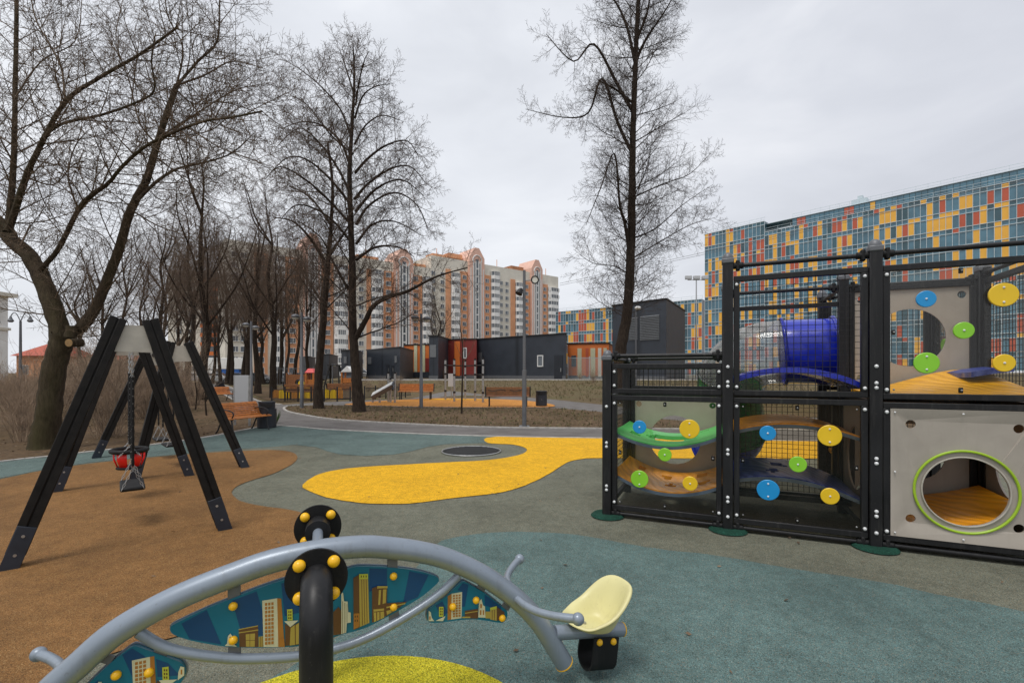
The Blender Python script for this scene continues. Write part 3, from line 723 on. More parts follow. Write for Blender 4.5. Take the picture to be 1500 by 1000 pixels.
def wins(x0, y0, x1, y1, nx_, ny_, mt, sk=0.0, g=.28):
    L = []
    for j in range(ny_):
        for i in range(nx_):
            a = x0+(x1-x0)*(i+g/2)/nx_; c = x0+(x1-x0)*(i+1-g/2)/nx_; u = y0+(y1-y0)*(j+g/2)/ny_; v = y0+(y1-y0)*(j+1-g/2)/ny_
            L.append((mt, [(a,u-sk*(a-x0)),(c,u-sk*(c-x0)),(c,v-sk*(c-x0)),(a,v-sk*(a-x0))]))
    return L
def k2(pts): return [((p[0]-100*0+(500-100)*0), p[1]) for p in pts]
def t21(pts): return [((500+x/5-100)*4.167, (800+y/5-830)*4.167) for x, y in pts]
outl = [(622,372),(640,352),(720,312),(850,252),(1000,192),(1160,130),(1340,72),(1500,34),(1667,20)]+t21([(110,148),(220,147),(340,152),(500,168),(610,190),(690,218),(714,240),(700,272),(600,358),(500,422),(400,480),(300,533),(200,585),(100,620),(0,645)])+[(1500,472),(1415,482),(1300,489),(1200,491),(1080,490),(950,484),(850,468),(750,448),(660,420),(626,396)]
main = [('pnavy', [(690,345),(845,262),(935,472),(740,438)]), ('pnavy', [(1000,205),(1150,148),(1195,300),(1195,420),(1055,400)]), ('pnavy', [(1300,100),(1440,62),(1440,270),(1320,300)]),
  ('pnavy', t21([(205,160),(335,163),(335,290),(205,330)])), ('pnavy', t21([(498,180),(640,208),(560,370),(452,415)])),
  ('abrown', [(1040,378),(1158,355),(1160,487),(1045,487)]), ('aolive', [(1040,378),(1158,355),(1158,361),(1040,384)]), ('aolive', [(1040,398),(1160,380),(1160,386),(1040,404)]), ('aolive', [(1083,410),(1140,404),(1138,485),(1085,485)]), ('abrown', rect(1107,408,1110,485)), ('abrown', rect(1085,445,1139,448)),
  ('aolive', [(1162,425),(1190,420),(1190,487),(1162,487)]), ('abrown', rect(1170,424,1174,487)), ('abrown', rect(1181,424,1185,487)),
  ('acream', [(1184,205),(1275,190),(1282,487),(1192,487)]), ('aorange', [(1275,190),(1300,192),(1320,487),(1282,487)])]
main += wins(1198, 216, 1256, 478, 3, 11, 'aorange', .1)
main += [('alime', [(1335,258),(1368,255),(1370,325),(1338,325)])]+wins(1341,264,1364,320,2,3,'abrown',0,.4)
main += [('abrown', [(1322,345),(1355,366),(1412,335),(1440,300),(1440,470),(1325,480)]), ('acream', [(1318,330),(1405,325),(1355,366)]), ('aolive', [(1357,372),(1382,352),(1384,474),(1352,478)]), ('aolive', [(1388,352),(1412,338),(1414,466),(1389,472)]), ('aorange', [(1283,440),(1318,435),(1322,487),(1283,487)])]
main += [('acream', [(975,420),(990,405),(1000,420),(1010,470),(1030,485),(955,480),(970,465)]), ('aorange', rect(984,425,996,475))]
main += [(m_, t21(p_)) for m_, p_ in [('abrown', [(-60,480),(-20,440),(0,470),(0,640),(-60,650)]),
  ('acream', [(0,345),(12,335),(20,400),(46,402),(50,480),(68,482),(70,555),(40,560),(35,630),(0,640)]), ('abrown', rect(8,400,12,640)), ('abrown', rect(24,410,28,632)), ('abrown', rect(40,420,43,556)),
  ('abrown', [(88,230),(130,205),(135,590),(90,610)]), ('aolive', [(130,205),(195,202),(205,558),(135,588)]), ('abrown', [(147,240),(151,240),(157,575),(152,578)]), ('abrown', [(163,240),(167,240),(174,570),(170,572)]), ('abrown', [(180,240),(184,240),(191,562),(187,564)]),
  ('alime', [(130,201),(195,199),(196,235),(131,238)]), ('abrown', rect(142,212,150,226)), ('abrown', rect(160,211,167,226)), ('abrown', rect(178,211,185,226)),
  ('aorange', [(90,490),(132,488),(132,586),(90,606)]), ('abrown', rect(98,505,106,520)), ('abrown', rect(114,504,122,519)), ('abrown', rect(98,535,106,550)), ('abrown', rect(114,534,122,549)),
  ('abrown', [(225,305),(265,290),(336,290),(332,415),(480,403),(430,442),(380,478),(325,510),(225,558)]), ('aolive', [(263,289),(338,289),(338,304),(263,306)]), ('aolive', [(275,318),(292,316),(284,425),(270,428)]), ('aolive', [(305,314),(330,312),(325,412),(302,420)]),
  ('aolive', [(235,460),(312,452),(314,520),(240,553)]), ('abrown', [(240,476),(312,468),(312,474),(240,482)]), ('abrown', rect(256,480,262,545)), ('abrown', rect(280,478,286,535)), ('aolive', [(330,440),(470,412),(466,420),(330,452)]), ('aolive', [(330,470),(390,455),(386,470),(334,500)])]]
art_panel(outl, c1, main, [(1007,236),(1008,443),(1985,54),(1985,242)])
art_panel([(890,256),(935,274),(1050,342),(1180,442),(1213,474),(1215,512),(1195,548),(1160,558),(1060,542),(960,532),(850,540),(740,555),(665,558),(636,545),(630,500),(652,452),(750,375),(830,305)], c2,
  [('pnavy', [(890,266),(932,280),(905,440),(885,440),(885,330),(850,318)]), ('pnavy', [(1050,350),(1170,440),(1170,470),(1050,430)]), ('pnavy', [(690,430),(740,400),(780,480),(740,520)]),
   ('aorange', [(780,362),(808,345),(805,533),(778,538)]), ('acream', [(808,345),(885,332),(880,523),(805,533)])]+wins(815,352,876,520,3,9,'aorange',.1)+
  [('alime', [(715,440),(748,440),(748,512),(715,515)])]+wins(720,446,744,505,2,3,'abrown',0,.4)+
  [('abrown', [(905,470),(1000,455),(1000,526),(905,523)]), ('aolive', [(905,485),(1000,470),(1000,476),(905,491)]), ('aolive', rect(885,512,945,523)), ('acream', [(1008,405),(1025,382),(1038,430),(1052,438),(1056,520),(1003,518)]), ('aorange', rect(1018,420,1030,450)), ('aorange', rect(1014,465,1026,500)), ('aorange', rect(1036,465,1046,500)),
   ('aolive', rect(1056,475,1090,525)), ('abrown', [(1138,440),(1195,480),(1195,538),(1138,540)]), ('aolive', [(1090,447),(1138,435),(1138,542),(1090,533)]), ('abrown', rect(1103,465,1107,534)), ('abrown', rect(1119,462,1123,536)), ('alime', [(1090,447),(1138,435),(1138,455),(1090,465)]),
   ('acream', [(640,470),(655,480),(662,520),(680,545),(640,545)]), ('aorange', rect(644,510,654,535)), ('acream', [(690,543),(762,508),(745,545)])], [(815,438),(985,390),(1177,520)])
art_panel([(385,488),(420,484),(520,520),(640,562),(690,585),(712,620),(712,660),(690,700),(640,752),(560,810),(440,870),(300,915),(150,925),(20,905),(-10,880),(60,780),(160,675),(270,575),(350,512)], c1,
  [('pnavy', [(330,535),(390,495),(470,545),(540,760),(440,780)]), ('pnavy', [(535,560),(610,585),(680,660),(545,670)]), ('pnavy', [(60,800),(180,690),(240,800),(120,890)]),
   ('aorange', [(498,547),(525,543),(540,790),(505,790)]), ('acream', [(388,570),(498,547),(506,800),(400,820)])]+wins(404,578,478,800,3,9,'aorange',.2)+
  [('alime', [(573,612),(612,606),(616,690),(576,690)])]+wins(580,618,608,684,2,3,'abrown',0,.4)+[('acream', [(553,690),(665,685),(590,740)]), ('acream', [(685,605),(708,610),(708,660),(668,690),(672,640)]), ('aorange', rect(686,625,696,655)), ('acream', rect(182,700,205,800)), ('abrown', [(540,690),(585,720),(560,780),(540,790)])], [(295,655),(495,640),(200,840)])
def tab(p, q, wd=.042):
    a = sp(*p, .006); e = sp(*q, .006); b = MB(); b.bar(a, e, .008, wd, SN); b.build('bracket', M['lampgrey'], ss, bevel=.002)
for p, q in ((c1(1013,110),c1(1013,200)),(c1(1015,480),c1(1015,545)),(c2(374,90),c2(374,160)),(c2(383,470),c2(390,560)),(c2(1045,270),c2(1015,315)),(c2(1225,405),c2(1195,455)),(c2(740,330),c2(770,365)),(c1(250,530),c1(215,585)),(c1(565,500),c1(560,550))): tab(p, q)
# supports: two bent black posts with flanged hubs
zA = .808
for sg in (-1, 1):
    c = S0+SN*(.285*sg)+V((0,0,zA))
    pc_ = S0+SN*(.43*sg)
    pts = [V((pc_.x, pc_.y, 0)), V((pc_.x, pc_.y, .3)), V((pc_.x, pc_.y, zA-.13))]
    for k in range(1, 9):
        a = k/8*math.pi/2; pts.append(pc_+V((0,0,zA-.13))+SN*(-sg)*(.125*(1-math.cos(a)))+V((0,0,.13*math.sin(a))))
    pts.append(c)
    b = MB(); b.tube(pts, .0495, 28); po = b.build('support_post', M['black'], ss, ang=50)
    b = MB(); b.tube([c-SN*.006, c+SN*.006], .099, 48); fl = b.build('flange', M['blackmat'], po, ang=50)
    b = MB(); b.tube([c, c-SN*sg*.085], .052, 28); b.build('bearing', M['black'], po, ang=50)
    for k in range(4):
        a = math.pi/4+k*math.pi/2; bb = MB(); q = c+SA*(.070*math.cos(a))*1.08+Z3*(.070*math.sin(a))*1.08
        for s2 in (-1, 1): bb.sph(q+SN*s2*.012, .0205, 16)
        bb.cyl(q-SN*.014, q+SN*.014, .019, 14)
        bb.build('bolt_cap', M['orangecap'], fl)
b = MB(); b.cyl(S0+SN*-.22+Z3*zA, S0+SN*.22+Z3*zA, .021, 20); b.build('axle', M['greypipe'], ss)
# right seat, handles, bumper
def plane_t(P): return (P-S0).dot(SA)
p0 = sp(812, 926); p1 = sp(911, 921); tdir = (p1-p0).normalized()
b = MB(); b.tube([p0, p1], .033, 22); b.build('seat_bar', M['greypipe'], ss, ang=50)
b = MB(); b.tube([p1, p1+tdir*.006], .034, 22); b.build('end_cap', M['orangecap'], ss)
up = SN.cross(tdir); up = up if up.z > 0 else -up
sc = sp(868, 905)-up*.022
def seat_mesh(org, fx, upv, side):
    """moulded scoop seat: a low lip in front, sides rising to a round high back; fx points to the rider's back"""
    b = MB(); nt_, ns = 40, 9; vs = []
    def rim(th):
        c, s = math.cos(th), math.sin(th); back = (1+c)/2
        a = .155 if c > 0 else .135; w_ = .100+.040*sstep(back*1.25)
        sx = math.copysign(abs(c)**(.9 if c > 0 else .62), c); sy = math.copysign(abs(s)**.85, s)
        return a*sx, w_*sy, .022+.185*sstep((back-.22)/.80)**1.15
    def pt(th, f, lay):
        x, y, h = rim(th); c = math.cos(th)
        g = f**.85; z = h*sstep((f-.42)/.58)**1.1; xx = x*g; yy = y*g
        if lay:
            k = .55+.45*f; q = V((x, y*1.2, 0)).normalized() if f > 0 else V((0,0,0)); xx += q.x*.018*k; yy += q.y*.018*k; z = z*.97-.026*(1-.75*f)
        return org+fx*xx+side*yy+upv*z
    for lay in (0, 1):
        vs.append(pt(0, 0, lay))
        for i in range(1, ns+1):
            for k in range(nt_): vs.append(pt(2*math.pi*k/nt_, i/ns, lay))
    K = 1+ns*nt_; fs = []
    for lay in (0, 1):
        o = lay*K
        for k in range(nt_):
            k2_ = (k+1) % nt_; fs.append((o, o+1+k, o+1+k2_))
            for i in range(ns-1):
                a = o+1+i*nt_; fs.append((a+k, a+nt_+k, a+nt_+k2_, a+k2_))
    a = 1+(ns-1)*nt_
    # rounded rim roll
    e = len(vs)
    for k in range(nt_):
        p, q = vs[a+k], vs[K+a+k]; vs.append((p+q)/2+upv*.008)
    for k in range(nt_):
        k2_ = (k+1) % nt_; fs += [(a+k, e+k, e+k2_, a+k2_), (e+k, K+a+k, K+a+k2_, e+k2_)]
    b.add(vs, fs); return b
so = seat_mesh(sc, tdir, up, SN).build('seat', M['paleyellow'], ss, ang=180, fix=True)
b = MB(); b.cyl(sc-up*.002-tdir*.045, sc+up*.006-tdir*.045, .011, 14); b.build('seat_bolt', M['steel'], so)
md = so.modifiers.new('Subdivision', 'SUBSURF'); md.levels = 1; md.render_levels = 2
# left seat, outside the photograph's frame but part of the same toy
lp0 = arch[0]+dd*.02; lq = lp0-SA*.24+Z3*.02; ldir = (lq-lp0).normalized()
b = MB(); b.tube([lp0, lq], .033, 22); b.build('seat_bar', M['greypipe'], ss, ang=50)
lup = Z3
so2 = seat_mesh(lp0+ldir*.13+Z3*.06, ldir, lup, SN).build('seat', M['paleyellow'], ss, ang=180, fix=True)
md = so2.modifiers.new('Subdivision', 'SUBSURF'); md.levels = 1; md.render_levels = 2
def bumper(c, tdir, up):
    b = MB(); wv = .060
    prof = [SN*-wv+up*.02, SN*-wv*1.05-up*.03, SN*-wv*1.08-up*.075]
    for k in range(0, 17):
        a = math.pi*k/16; prof.append(-SN*(wv*1.08*math.cos(a))-up*(.095+.055*math.sin(a)))
    prof += [SN*wv*1.08-up*.075, SN*wv*1.05-up*.03, SN*wv+up*.02]
    outp = []; inn = []
    n_ = len(prof)
    for i, p in enumerate(prof):
        tt = (prof[min(i+1, n_-1)]-prof[max(i-1, 0)]).normalized(); nn = tt.cross(tdir).normalized()
        outp.append(p+nn*.005); inn.append(p-nn*.005)
    L = .068; vs = []
    for s in (-1, 1):
        for p in outp: vs.append(c+p+tdir*L*s)
        for p in inn: vs.append(c+p+tdir*L*s)
    fs = []
    for i in range(n_-1):
        o0, o1, i0, i1 = i, i+1, n_+i, n_+i+1; K = 2*n_
        fs += [(o0,o1,K+o1,K+o0),(i1,i0,K+i0,K+i1),(o0,i0,i1,o1),(K+o0,K+o1,K+i1,K+i0)]
    fs += [(0,2*n_,3*n_,n_),(n_-1,2*n_-1,4*n_-1,3*n_-1)]
    b.add(vs, fs); o = b.build('bumper', M['blackmat'], ss, ang=50, fix=True)
    for s in (-.6, .55):
        bb = MB(); q = c-SN*(.064)+up*.002+tdir*(s*L); bb.sph(q, .0165, 14); bb.build('bolt_cap', M['orangecap'], o)
bumper(sp(878, 930), tdir, up)
bumper(lp0+ldir*.16-Z3*.02, ldir, lup)
def handle(start, side, away, lift=.055):
    pts = []
    for k in range(11):
        t = k/10; pts.append(start+SN*(side*(.02+.27*t))+away*(.13*t*t+.03*t)+Z3*(lift*t*t-.012*math.sin(t*3.14)))
    b = MB(); b.tube(pts, [.017]*9+[.018, .018], 16); b.sph(pts[-1]+(pts[-1]-pts[-2]).normalized()*.010, .026, 16)
    b.build('handle', M['greypipe'], ss, ang=60)
hs_ = sp(752, 871)
handle(hs_, -1, SA, .0); handle(sp(748, 858), 1, SA, -.01)
hl = sp(80, 1000); handle(hl, 1, -SA, -.03); handle(hl, -1, -SA, -.03)
# ================================================================ SWINGS
def swing_set(label, bases, apex, beam_end, sw):
    """bases: four leg feet (near left, near right, far left, far right); apex: two top points"""
    root = thing('swing_set', ((bases[0]+bases[3])/2).xy.to_3d(), label, 'swing set', 'black A-frame swing sets on the brown rubber')
    bd = (apex[1]-apex[0]).normalized()
    for f in (0, 1):
        L_, R_ = bases[2*f], bases[2*f+1]; sd = (R_-L_).normalized(); A = apex[f]
        tops = (A-sd*.105, A+sd*.105)
        out_ = -bd if f == 0 else bd
        for k, (bs, tp) in enumerate(((L_, tops[0]), (R_, tops[1]))):
            d = (tp-bs).normalized(); wn = (bd-d*bd.dot(d)).normalized(); sn = d.cross(wn)
            b = MB(); s0 = bs+d*.13
            for q in (-1, 1): b.box((s0+tp)/2+sn*q*.0315, ((tp-s0).length, .100, .055), (d, wn, sn))
            b.box((s0+tp)/2, ((tp-s0).length-.01, .078, .02), (d, wn, sn))
            lg = b.build('leg', M['timber'], root, bevel=.006)
            b = MB(); b.box(bs+d*.17+wn*(-.056 if f == 0 else .056), (.34, .010, .112), (d, wn, sn)); b.box(bs+d*.17+wn*(.056 if f == 0 else -.056), (.34, .010, .112), (d, wn, sn)); b.box(bs+d*.05, (.12, .1, .03), (d, wn, sn))
            sh = b.build('shoe', M['shoe'], lg, bevel=.003)
            for t in (.13, .27): b = MB(); b.cyl(bs+d*t-wn*.066, bs+d*t+wn*.066, .011, 10); b.build('bolt', M['steel'], lg)
        dl = (L_-tops[0]).normalized(); dr = (R_-tops[1]).normalized()
        for q in (-.03, .03):
            a_ = [tops[0]+dl*.06+sd*.05, tops[1]+dr*.06-sd*.05, tops[1]+dr*.30-sd*.065, tops[0]+dl*.30+sd*.065]
            b = MB(); b.holed([[p+bd*q for p in a_]], bd*.012); b.build('gusset_plate', M['beigeplate'], root)
    hz = V((0,0,-.10)); b = MB(); b.cyl(apex[0]+hz-bd*.0, apex[1]+hz, .042, 20); b.build('beam', M['black'], root, ang=50)
    A0 = apex[0]+hz; Lb = (apex[1]-apex[0]).length
    made = []
    for (t, kind, lab) in sw:
        c = A0+bd*(Lb*t); sd = bd
        r = thing('chain_swing' if kind == 'flat' else 'bucket_swing', c, lab, 'swing', 'swings hanging on chains')
        hw = .23 if kind == 'flat' else .17
        drop = 1.47 if kind == 'flat' else 1.44
        for s in (-1, 1):
            a = c+bd*(s*hw)-Z3*.05; e = c+bd*(s*hw)-Z3*(drop-.20)
            b = MB(); nl = int((a-e).length/.034)
            for i in range(nl):
                q = a+(e-a)*(i+.5)/nl; ax = bd if i % 2 else Vd
                b.tube([q+ax*(.009*math.cos(x*math.pi/3))+Z3*(.021*math.sin(x*math.pi/3)) for x in range(6)], .0032, 5, closed=True)
            perp = Z3.cross(bd)
            for q in (-1, 1):
                f_ = e-Z3*.20+perp*q*.085
                if kind != 'flat': f_ = e-Z3*.12+perp*q*.10
                for i in range(6):
                    qq = e+(f_-e)*(i+.5)/6; dn = (f_-e).normalized(); ax = bd if i % 2 else perp
                    b.tube([qq+ax*(.009*math.cos(x*math.pi/3))+dn*(.021*math.sin(x*math.pi/3)) for x in range(6)], .0032, 5, closed=True)
            ch = b.build('chain', M['steel'], r, smooth=True)
            b = MB(); m0 = a+(e-a)*.30
            pts = lerp_list(m0, e+Z3*.02, 24); b.tube(pts, [.010 if i % 2 else .0135 for i in range(24)], 10)
            b.build('chain_sleeve', M['blackmat'], ch)
            b = MB(); b.box(a+Z3*.03, (.03, .05, .09), (bd, perp, Z3)); b.cyl(a-perp*.03, a+perp*.03, .018, 10); b.build('hanger', M['steel'], r, bevel=.004)
        zc = c-Z3*drop; perp = Z3.cross(bd)
        if kind == 'flat':
            b = MB(); b.box(zc, (hw*2-.02, .19, .035), (bd, perp, Z3)); b.build('seat_plate', M['blackmat'], r, bevel=.015)
        else:
            rim = [zc+bd*(.165*math.cos(x*math.pi/14))+perp*(.165*math.sin(x*math.pi/14))+Z3*.13 for x in range(28)]
            b = MB(); b.tube(rim, .026, 12, closed=True); b.build('rim', M['blackmat'], r, ang=60)
            b = MB()
            for q0, q1 in ((20, 50), (70, 110), (130, 170), (190, 230), (250, 290), (310, 350)):
                vs = []; n_ = 8
                for i in range(n_+1):
                    a = R(q0+(q1-q0)*i/n_)
                    for (rr_, zz) in ((.155, .125), (.148, .03), (.118, -.055)):
                        vs.append(zc+bd*rr_*math.cos(a)+perp*rr_*math.sin(a)+Z3*zz)
                fs = []
                for i in range(n_):
                    for k in range(2): fs.append((i*3+k, i*3+k+1, (i+1)*3+k+1, (i+1)*3+k))
                b.add(vs, fs)
            ob_ = b.build('bucket', M['red'], r, ang=60); s_ = ob_.modifiers.new('Solidify', 'SOLIDIFY'); s_.thickness = .008
            b = MB(); b.cyl(zc-Z3*.085, zc-Z3*.055, .125, 24); b.build('seat_base', M['blackmat'], r, bevel=.008)
    return root
gp = lambda x, y: G(x, y)
swing_set('nearer black A-frame swing set, with the red bucket seat hanging in it', [gp(12,836), gp(330,777), gp(82,722), gp(278,698)], [W(197, 467, 4.12), W(187, 489, 6.4)], None,
          [(.24, 'flat', 'black flat swing seat hanging nearest, in front of the red bucket'), (.66, 'bucket', 'red bucket toddler swing with a black rim ring')])
swing_set('farther black A-frame swing set, beside the orange slatted bench', [gp(197,704), gp(359,686), gp(140,672), gp(289,660)], [W(263, 501, 7.0), W(226, 512, 8.75)], None,
          [(.30, 'flat', 'black flat swing seat nearer of the two on the farther frame'), (.70, 'flat', 'black flat swing seat deepest on the farther frame, before the bare shrubs')])
# ================================================================ IN-GROUND TRAMPOLINE
tc_ = G(690.5, 662.5); r0 = .545
tr = thing('ground_trampoline', (tc_.x, tc_.y, 0), 'round black trampoline sunk in the ground with a pale rim', 'trampoline')
b = MB(); b.tube([tc_+V((r0*math.cos(a*math.pi/32), r0*math.sin(a*math.pi/32), .032)) for a in range(64)], .013, 8, closed=True); b.build('rim', M['steel'], tr)
b = MB(); b.sheet([tc_+V((.52*math.cos(a*math.pi/32), .52*math.sin(a*math.pi/32), .030)) for a in range(64)]); b.build('jump_mat', M['blackmat'], tr)
b = MB()
for k in range(-9, 10):
    h = math.sqrt(max(0, .5**2-(k*.052)**2))
    b.box(tc_+V((0, k*.052, .037)), (2*h, .038, .010)) 
b.build('slats', M['tyre'], tr, bevel=.003)
# ================================================================ BIG BUILDINGS
class Face:
    """a vertical facade: origin, direction along it, outward normal"""
    def __init__(s, o, d):
        s.o = V(o); s.d = V(d).normalized(); s.n = V((s.d.y, -s.d.x, 0))
        if s.n.dot(-s.o) < 0: s.n = -s.n
    def p(s, a, z, out=0.0): return s.o+s.d*a+s.n*out+V((0,0,z))
    def at(s, px):
        k = (px-750)/FOC; return (k*s.o.y-s.o.x)/(s.d.x-k*s.d.y)
    def quad(s, b, a0, a1, z0, z1, out, m=0):
        q = [s.p(a0,z0,out), s.p(a1,z0,out), s.p(a1,z1,out), s.p(a0,z1,out)]
        if (q[1]-q[0]).cross(q[2]-q[0]).dot(s.n) < 0: q.reverse()
        b.add(q, [(0,1,2,3)], m)
    def block(s, b, a0, a1, z0, z1, o0, o1, m=0):
        b.box(s.p((a0+a1)/2, (z0+z1)/2, (o0+o1)/2), (abs(a1-a0), abs(o1-o0), z1-z0), (s.d, s.n, Z3), m)
# ---------------- office blocks with a chequered curtain wall
CW = [M['cteal'], M['cdark'], M['cyel'], M['cred']]
def curtain(root, F, L, ztop, nf, seed, cw=1.0, per=3.6, deep=.08, yr=.24, rr=.18):
    rnd = random.Random(seed); nc = int(L/cw); base = ztop-nf*per
    b = MB(); F.block(b, 0, nc*cw, max(0, base), ztop, -14, -.12); b.build('wall', M['cdark'], root)
    prev = {}
    for f in range(nf):
        zt = ztop-f*per; zs = zt-.95
        g = MB(); s = MB()
        for c in range(nc):
            a0, a1 = c*cw+.04, (c+1)*cw-.04
            r = rnd.random(); m = 2 if r < yr else 3 if r < yr+rr else 1 if r < yr+rr+deep else 0
            r2 = rnd.random(); m2 = m if (m > 1 and r2 < .35) else (2 if r2 > .94 else 3 if r2 > .885 else 0 if r2 > .3 else 1)
            F.quad(s, a0, a1, zs+.06, zt-.06, 0 if m2 > 1 else -.07, m2); F.quad(g, a0, a1, zt-per+.06, zs-.06, 0 if m > 1 else -.07, m)
        s.build('spandrel_band', CW, root, smooth=False); g.build('glazing_band', CW, root, smooth=False)
    b = MB()
    for c in range(nc+1): F.block(b, c*cw-.04, c*cw+.04, max(0, base), ztop, -.1, .06)
    for f in range(nf+1):
        zt = ztop-f*per
        F.block(b, 0, nc*cw, zt-.06, zt+.06, -.1, .075)
        if f < nf: F.block(b, 0, nc*cw, zt-1.01, zt-.89, -.1, .075)
    b.build('mullion_grid', M['mull'], root, smooth=False)
    b = MB()
    for h in (.5, 1.1): F.block(b, 0, nc*cw, ztop+h-.03, ztop+h+.03, -.5, -.45)
    for c in range(0, nc+1, 3): F.block(b, c*cw-.025, c*cw+.025, ztop, ztop+1.1, -.5, -.45)
    b.build('roof_railing', M['mull'], root, smooth=False)
C0 = V((54.9, 136, 0)); E0 = V((.665, -.747, 0))
FM = Face(C0, E0)
ob = thing('office_building', (C0.x, C0.y, 0), 'tall office block with a teal, yellow and red chequered glass facade', 'office building')
curtain(ob, FM, 16.0, 40.7, 11, 4)
F2 = Face(FM.p(16.05, 0), E0)
curtain(ob, F2, 76, 37.8, 10, 9)
b = MB(); F2.block(b, 6, 56, 37.8, 40.2, -8, -1.6); b.build('penthouse', M['cdark'], ob)
rnd = random.Random(2); b = MB()
for c in range(50):
    F2.quad(b, 6+c+.06, 7+c-.06, 38.3, 40.0, -1.55, 3 if rnd.random() < .13 else 2 if rnd.random() < .05 else 0)
b.build('penthouse_glazing', CW, ob, smooth=False)
b = MB(); F2.block(b, 0, 56, 40.2, 40.3, -8, -1.4)
for h in (.5, 1.1): F2.block(b, 6, 56, 40.3+h-.03, 40.3+h+.03, -1.9, -1.85)
for c in range(0, 51, 2): F2.block(b, 6+c-.02, 6+c+.02, 40.3, 41.4, -1.9, -1.85)
F2.block(b, 18, 21, 40.2, 42.0, -6, -3.5); F2.block(b, 19, 20, 42, 43, -5.5, -4.5); b.build('roof_plant', M['mull'], ob)
FW = Face(C0+V((-.6, .6, 0)), V((-.797, .603, 0)))
wl = thing('office_wing', (C0.x-20, C0.y+15, 0), 'lower chequered office wing beyond the tall trunk, left of the tall chequered block', 'office building')
curtain(wl, FW, 49, 22.4, 6, 21, 1.0, 3.6, .3, .22, .17)
# ---------------- long apartment block
FA = Face(V((-63, 136, 0)), V((.779, .627, 0)))
ab = thing('apartment_block', (-40, 154, 0), 'long high-rise apartment block with orange walls, white balconies and salmon gabled towers', 'apartment block')
def wall(px0, px1, mat, top, out, name='wall', z0=0):
    b = MB(); FA.block(b, FA.at(px0), FA.at(px1), z0, top, -13, out); return b.build(name, M[mat], ab, smooth=False)
FH = 2.8; winlist = []
def wincol(px, top, w=1.7, z0=.4, parent=None, out=.2):
    a = FA.at(px); k = 0
    while z0+FH*k+2.6 < top:
        winlist.append((a, z0+FH*k+.95, w, out)); k += 1
def balcony(px0, px1, top, out=1.3, z0=.4):
    a0, a1 = FA.at(px0), FA.at(px1); b = MB(); g = MB(); k = 0
    ch = .9 if a1-a0 > 3.5 else .4
    def bay(bb, za, zb, o, inset, m=0):
        pts = [(a0+inset, .1), (a0+inset, o-.75), (a0+ch+inset, o), (a1-ch-inset, o), (a1-inset, o-.75), (a1-inset, .1)]
        lo = [FA.p(x, za, y) for x, y in pts]; hi = [FA.p(x, zb, y) for x, y in pts]; n_ = len(pts)
        bb.add(lo+hi, [(i, i+1, n_+i+1, n_+i) for i in range(n_-1)]+[tuple(range(n_))[::-1], tuple(range(n_, 2*n_))], m)
    while z0+FH*k+FH < top-.5:
        z = z0+FH*k; bay(b, z, z+1.2, out, 0); bay(g, z+1.2, z+FH-.16, out-.07, .07); bay(b, z+FH-.16, z+FH, out+.03, -.02)
        for t in (0, .25, .5, .75, 1):
            x = a0+ch+(a1-a0-2*ch)*t; FA.block(b, x-.07, x+.07, z+1.2, z+FH-.16, out-.12, out+.0)
        for x in (a0+.06, a1-.06): FA.block(b, x-.07, x+.07, z+1.2, z+FH-.16, out-.9, out-.72)
        if rnd.random() < .16: FA.block(b, a0+.1, a1-.1, z+1.2, z+FH-.2, .2, out-.16)
        k += 1
    o = b.build('balcony_stack', M['white'], ab, smooth=False, fix=False); g.build('balcony_glazing', M['glass'], o, smooth=False, fix=True)
def tower(px0, px1, top, gab=3.6):
    a0, a1 = FA.at(px0), FA.at(px1); m = (a0+a1)/2; b = MB(); o = 1.0
    pts = [(a0,0),(a1,0),(a1,top),(m+.9,top+gab),(m-.9,top+gab),(a0,top)]
    b.holed([[FA.p(x, z, -9) for x, z in pts]], FA.n*(9+o)); t_ = b.build('stair_tower', M['pink'], ab, smooth=False, fix=True)
    b = MB(); w_ = (a1-a0)
    for f in (.09, .26, .40, .60, .74, .91):
        if f in (.09, .91): FA.block(b, a0+w_*f-.16, a0+w_*f+.16, 0, top-4, o+.0, o+.16)
        else: FA.block(b, a0+w_*f-.22, a0+w_*f+.22, 0, top-1.2, o+.0, o+.22)
    arcp = [FA.p(m+w_*.30*math.cos(x*math.pi/12), top-1.4+w_*.34*math.sin(x*math.pi/12), o+.1) for x in range(13)]
    b.tube(arcp, .22, 6)
    k = 0
    while .4+FH*k < top-4:
        z = .4+FH*k; FA.block(b, m-w_*.10, m+w_*.10, z+2.3, z+2.8, o, o+.1); k += 1
    b.build('white_rib', M['frame'], t_, smooth=False)
    b = MB(); FA.quad(b, m-w_*.10, m+w_*.10, .4, top-.6, o+.05); FA.quad(b, a0+w_*.29, a0+w_*.37, .4, top-2, o+.05); FA.quad(b, a0+w_*.63, a0+w_*.71, .4, top-2, o+.05)
    b.build('stair_glazing', M['glass'], t_, smooth=False)
rnd = random.Random(8)
LOW, HIGH = 37.2, 41.8
wall(330, 520, 'conc', LOW-.5, -.1); wall(520, 632, 'conc', LOW, -.05); wall(632, 818, 'conc', HIGH, -.1)
for (p0, p1, top) in ((372,392,LOW-3),(418,438,LOW-3),(470,488,LOW-3),(537,543,LOW-3.2),(561,576,LOW-3.2),(604,618,LOW-3.2),(653,660,HIGH-4),(674,685,HIGH-4),(708,718.5,HIGH-4),(748,754.5,HIGH-4),(766,776,HIGH-4),(793,802,HIGH-4),(510,514,LOW-3)):
    wall(p0, p1, 'brick', top, .2, 'tile_wall')
for (p, top) in ((382,LOW-3),(428,LOW-3),(479,LOW-3),(568.5,LOW-3.2),(608.5,LOW-3.2),(713,HIGH-4),(797.5,HIGH-4),(771,HIGH-4),(680,HIGH-4)): wincol(p, top)
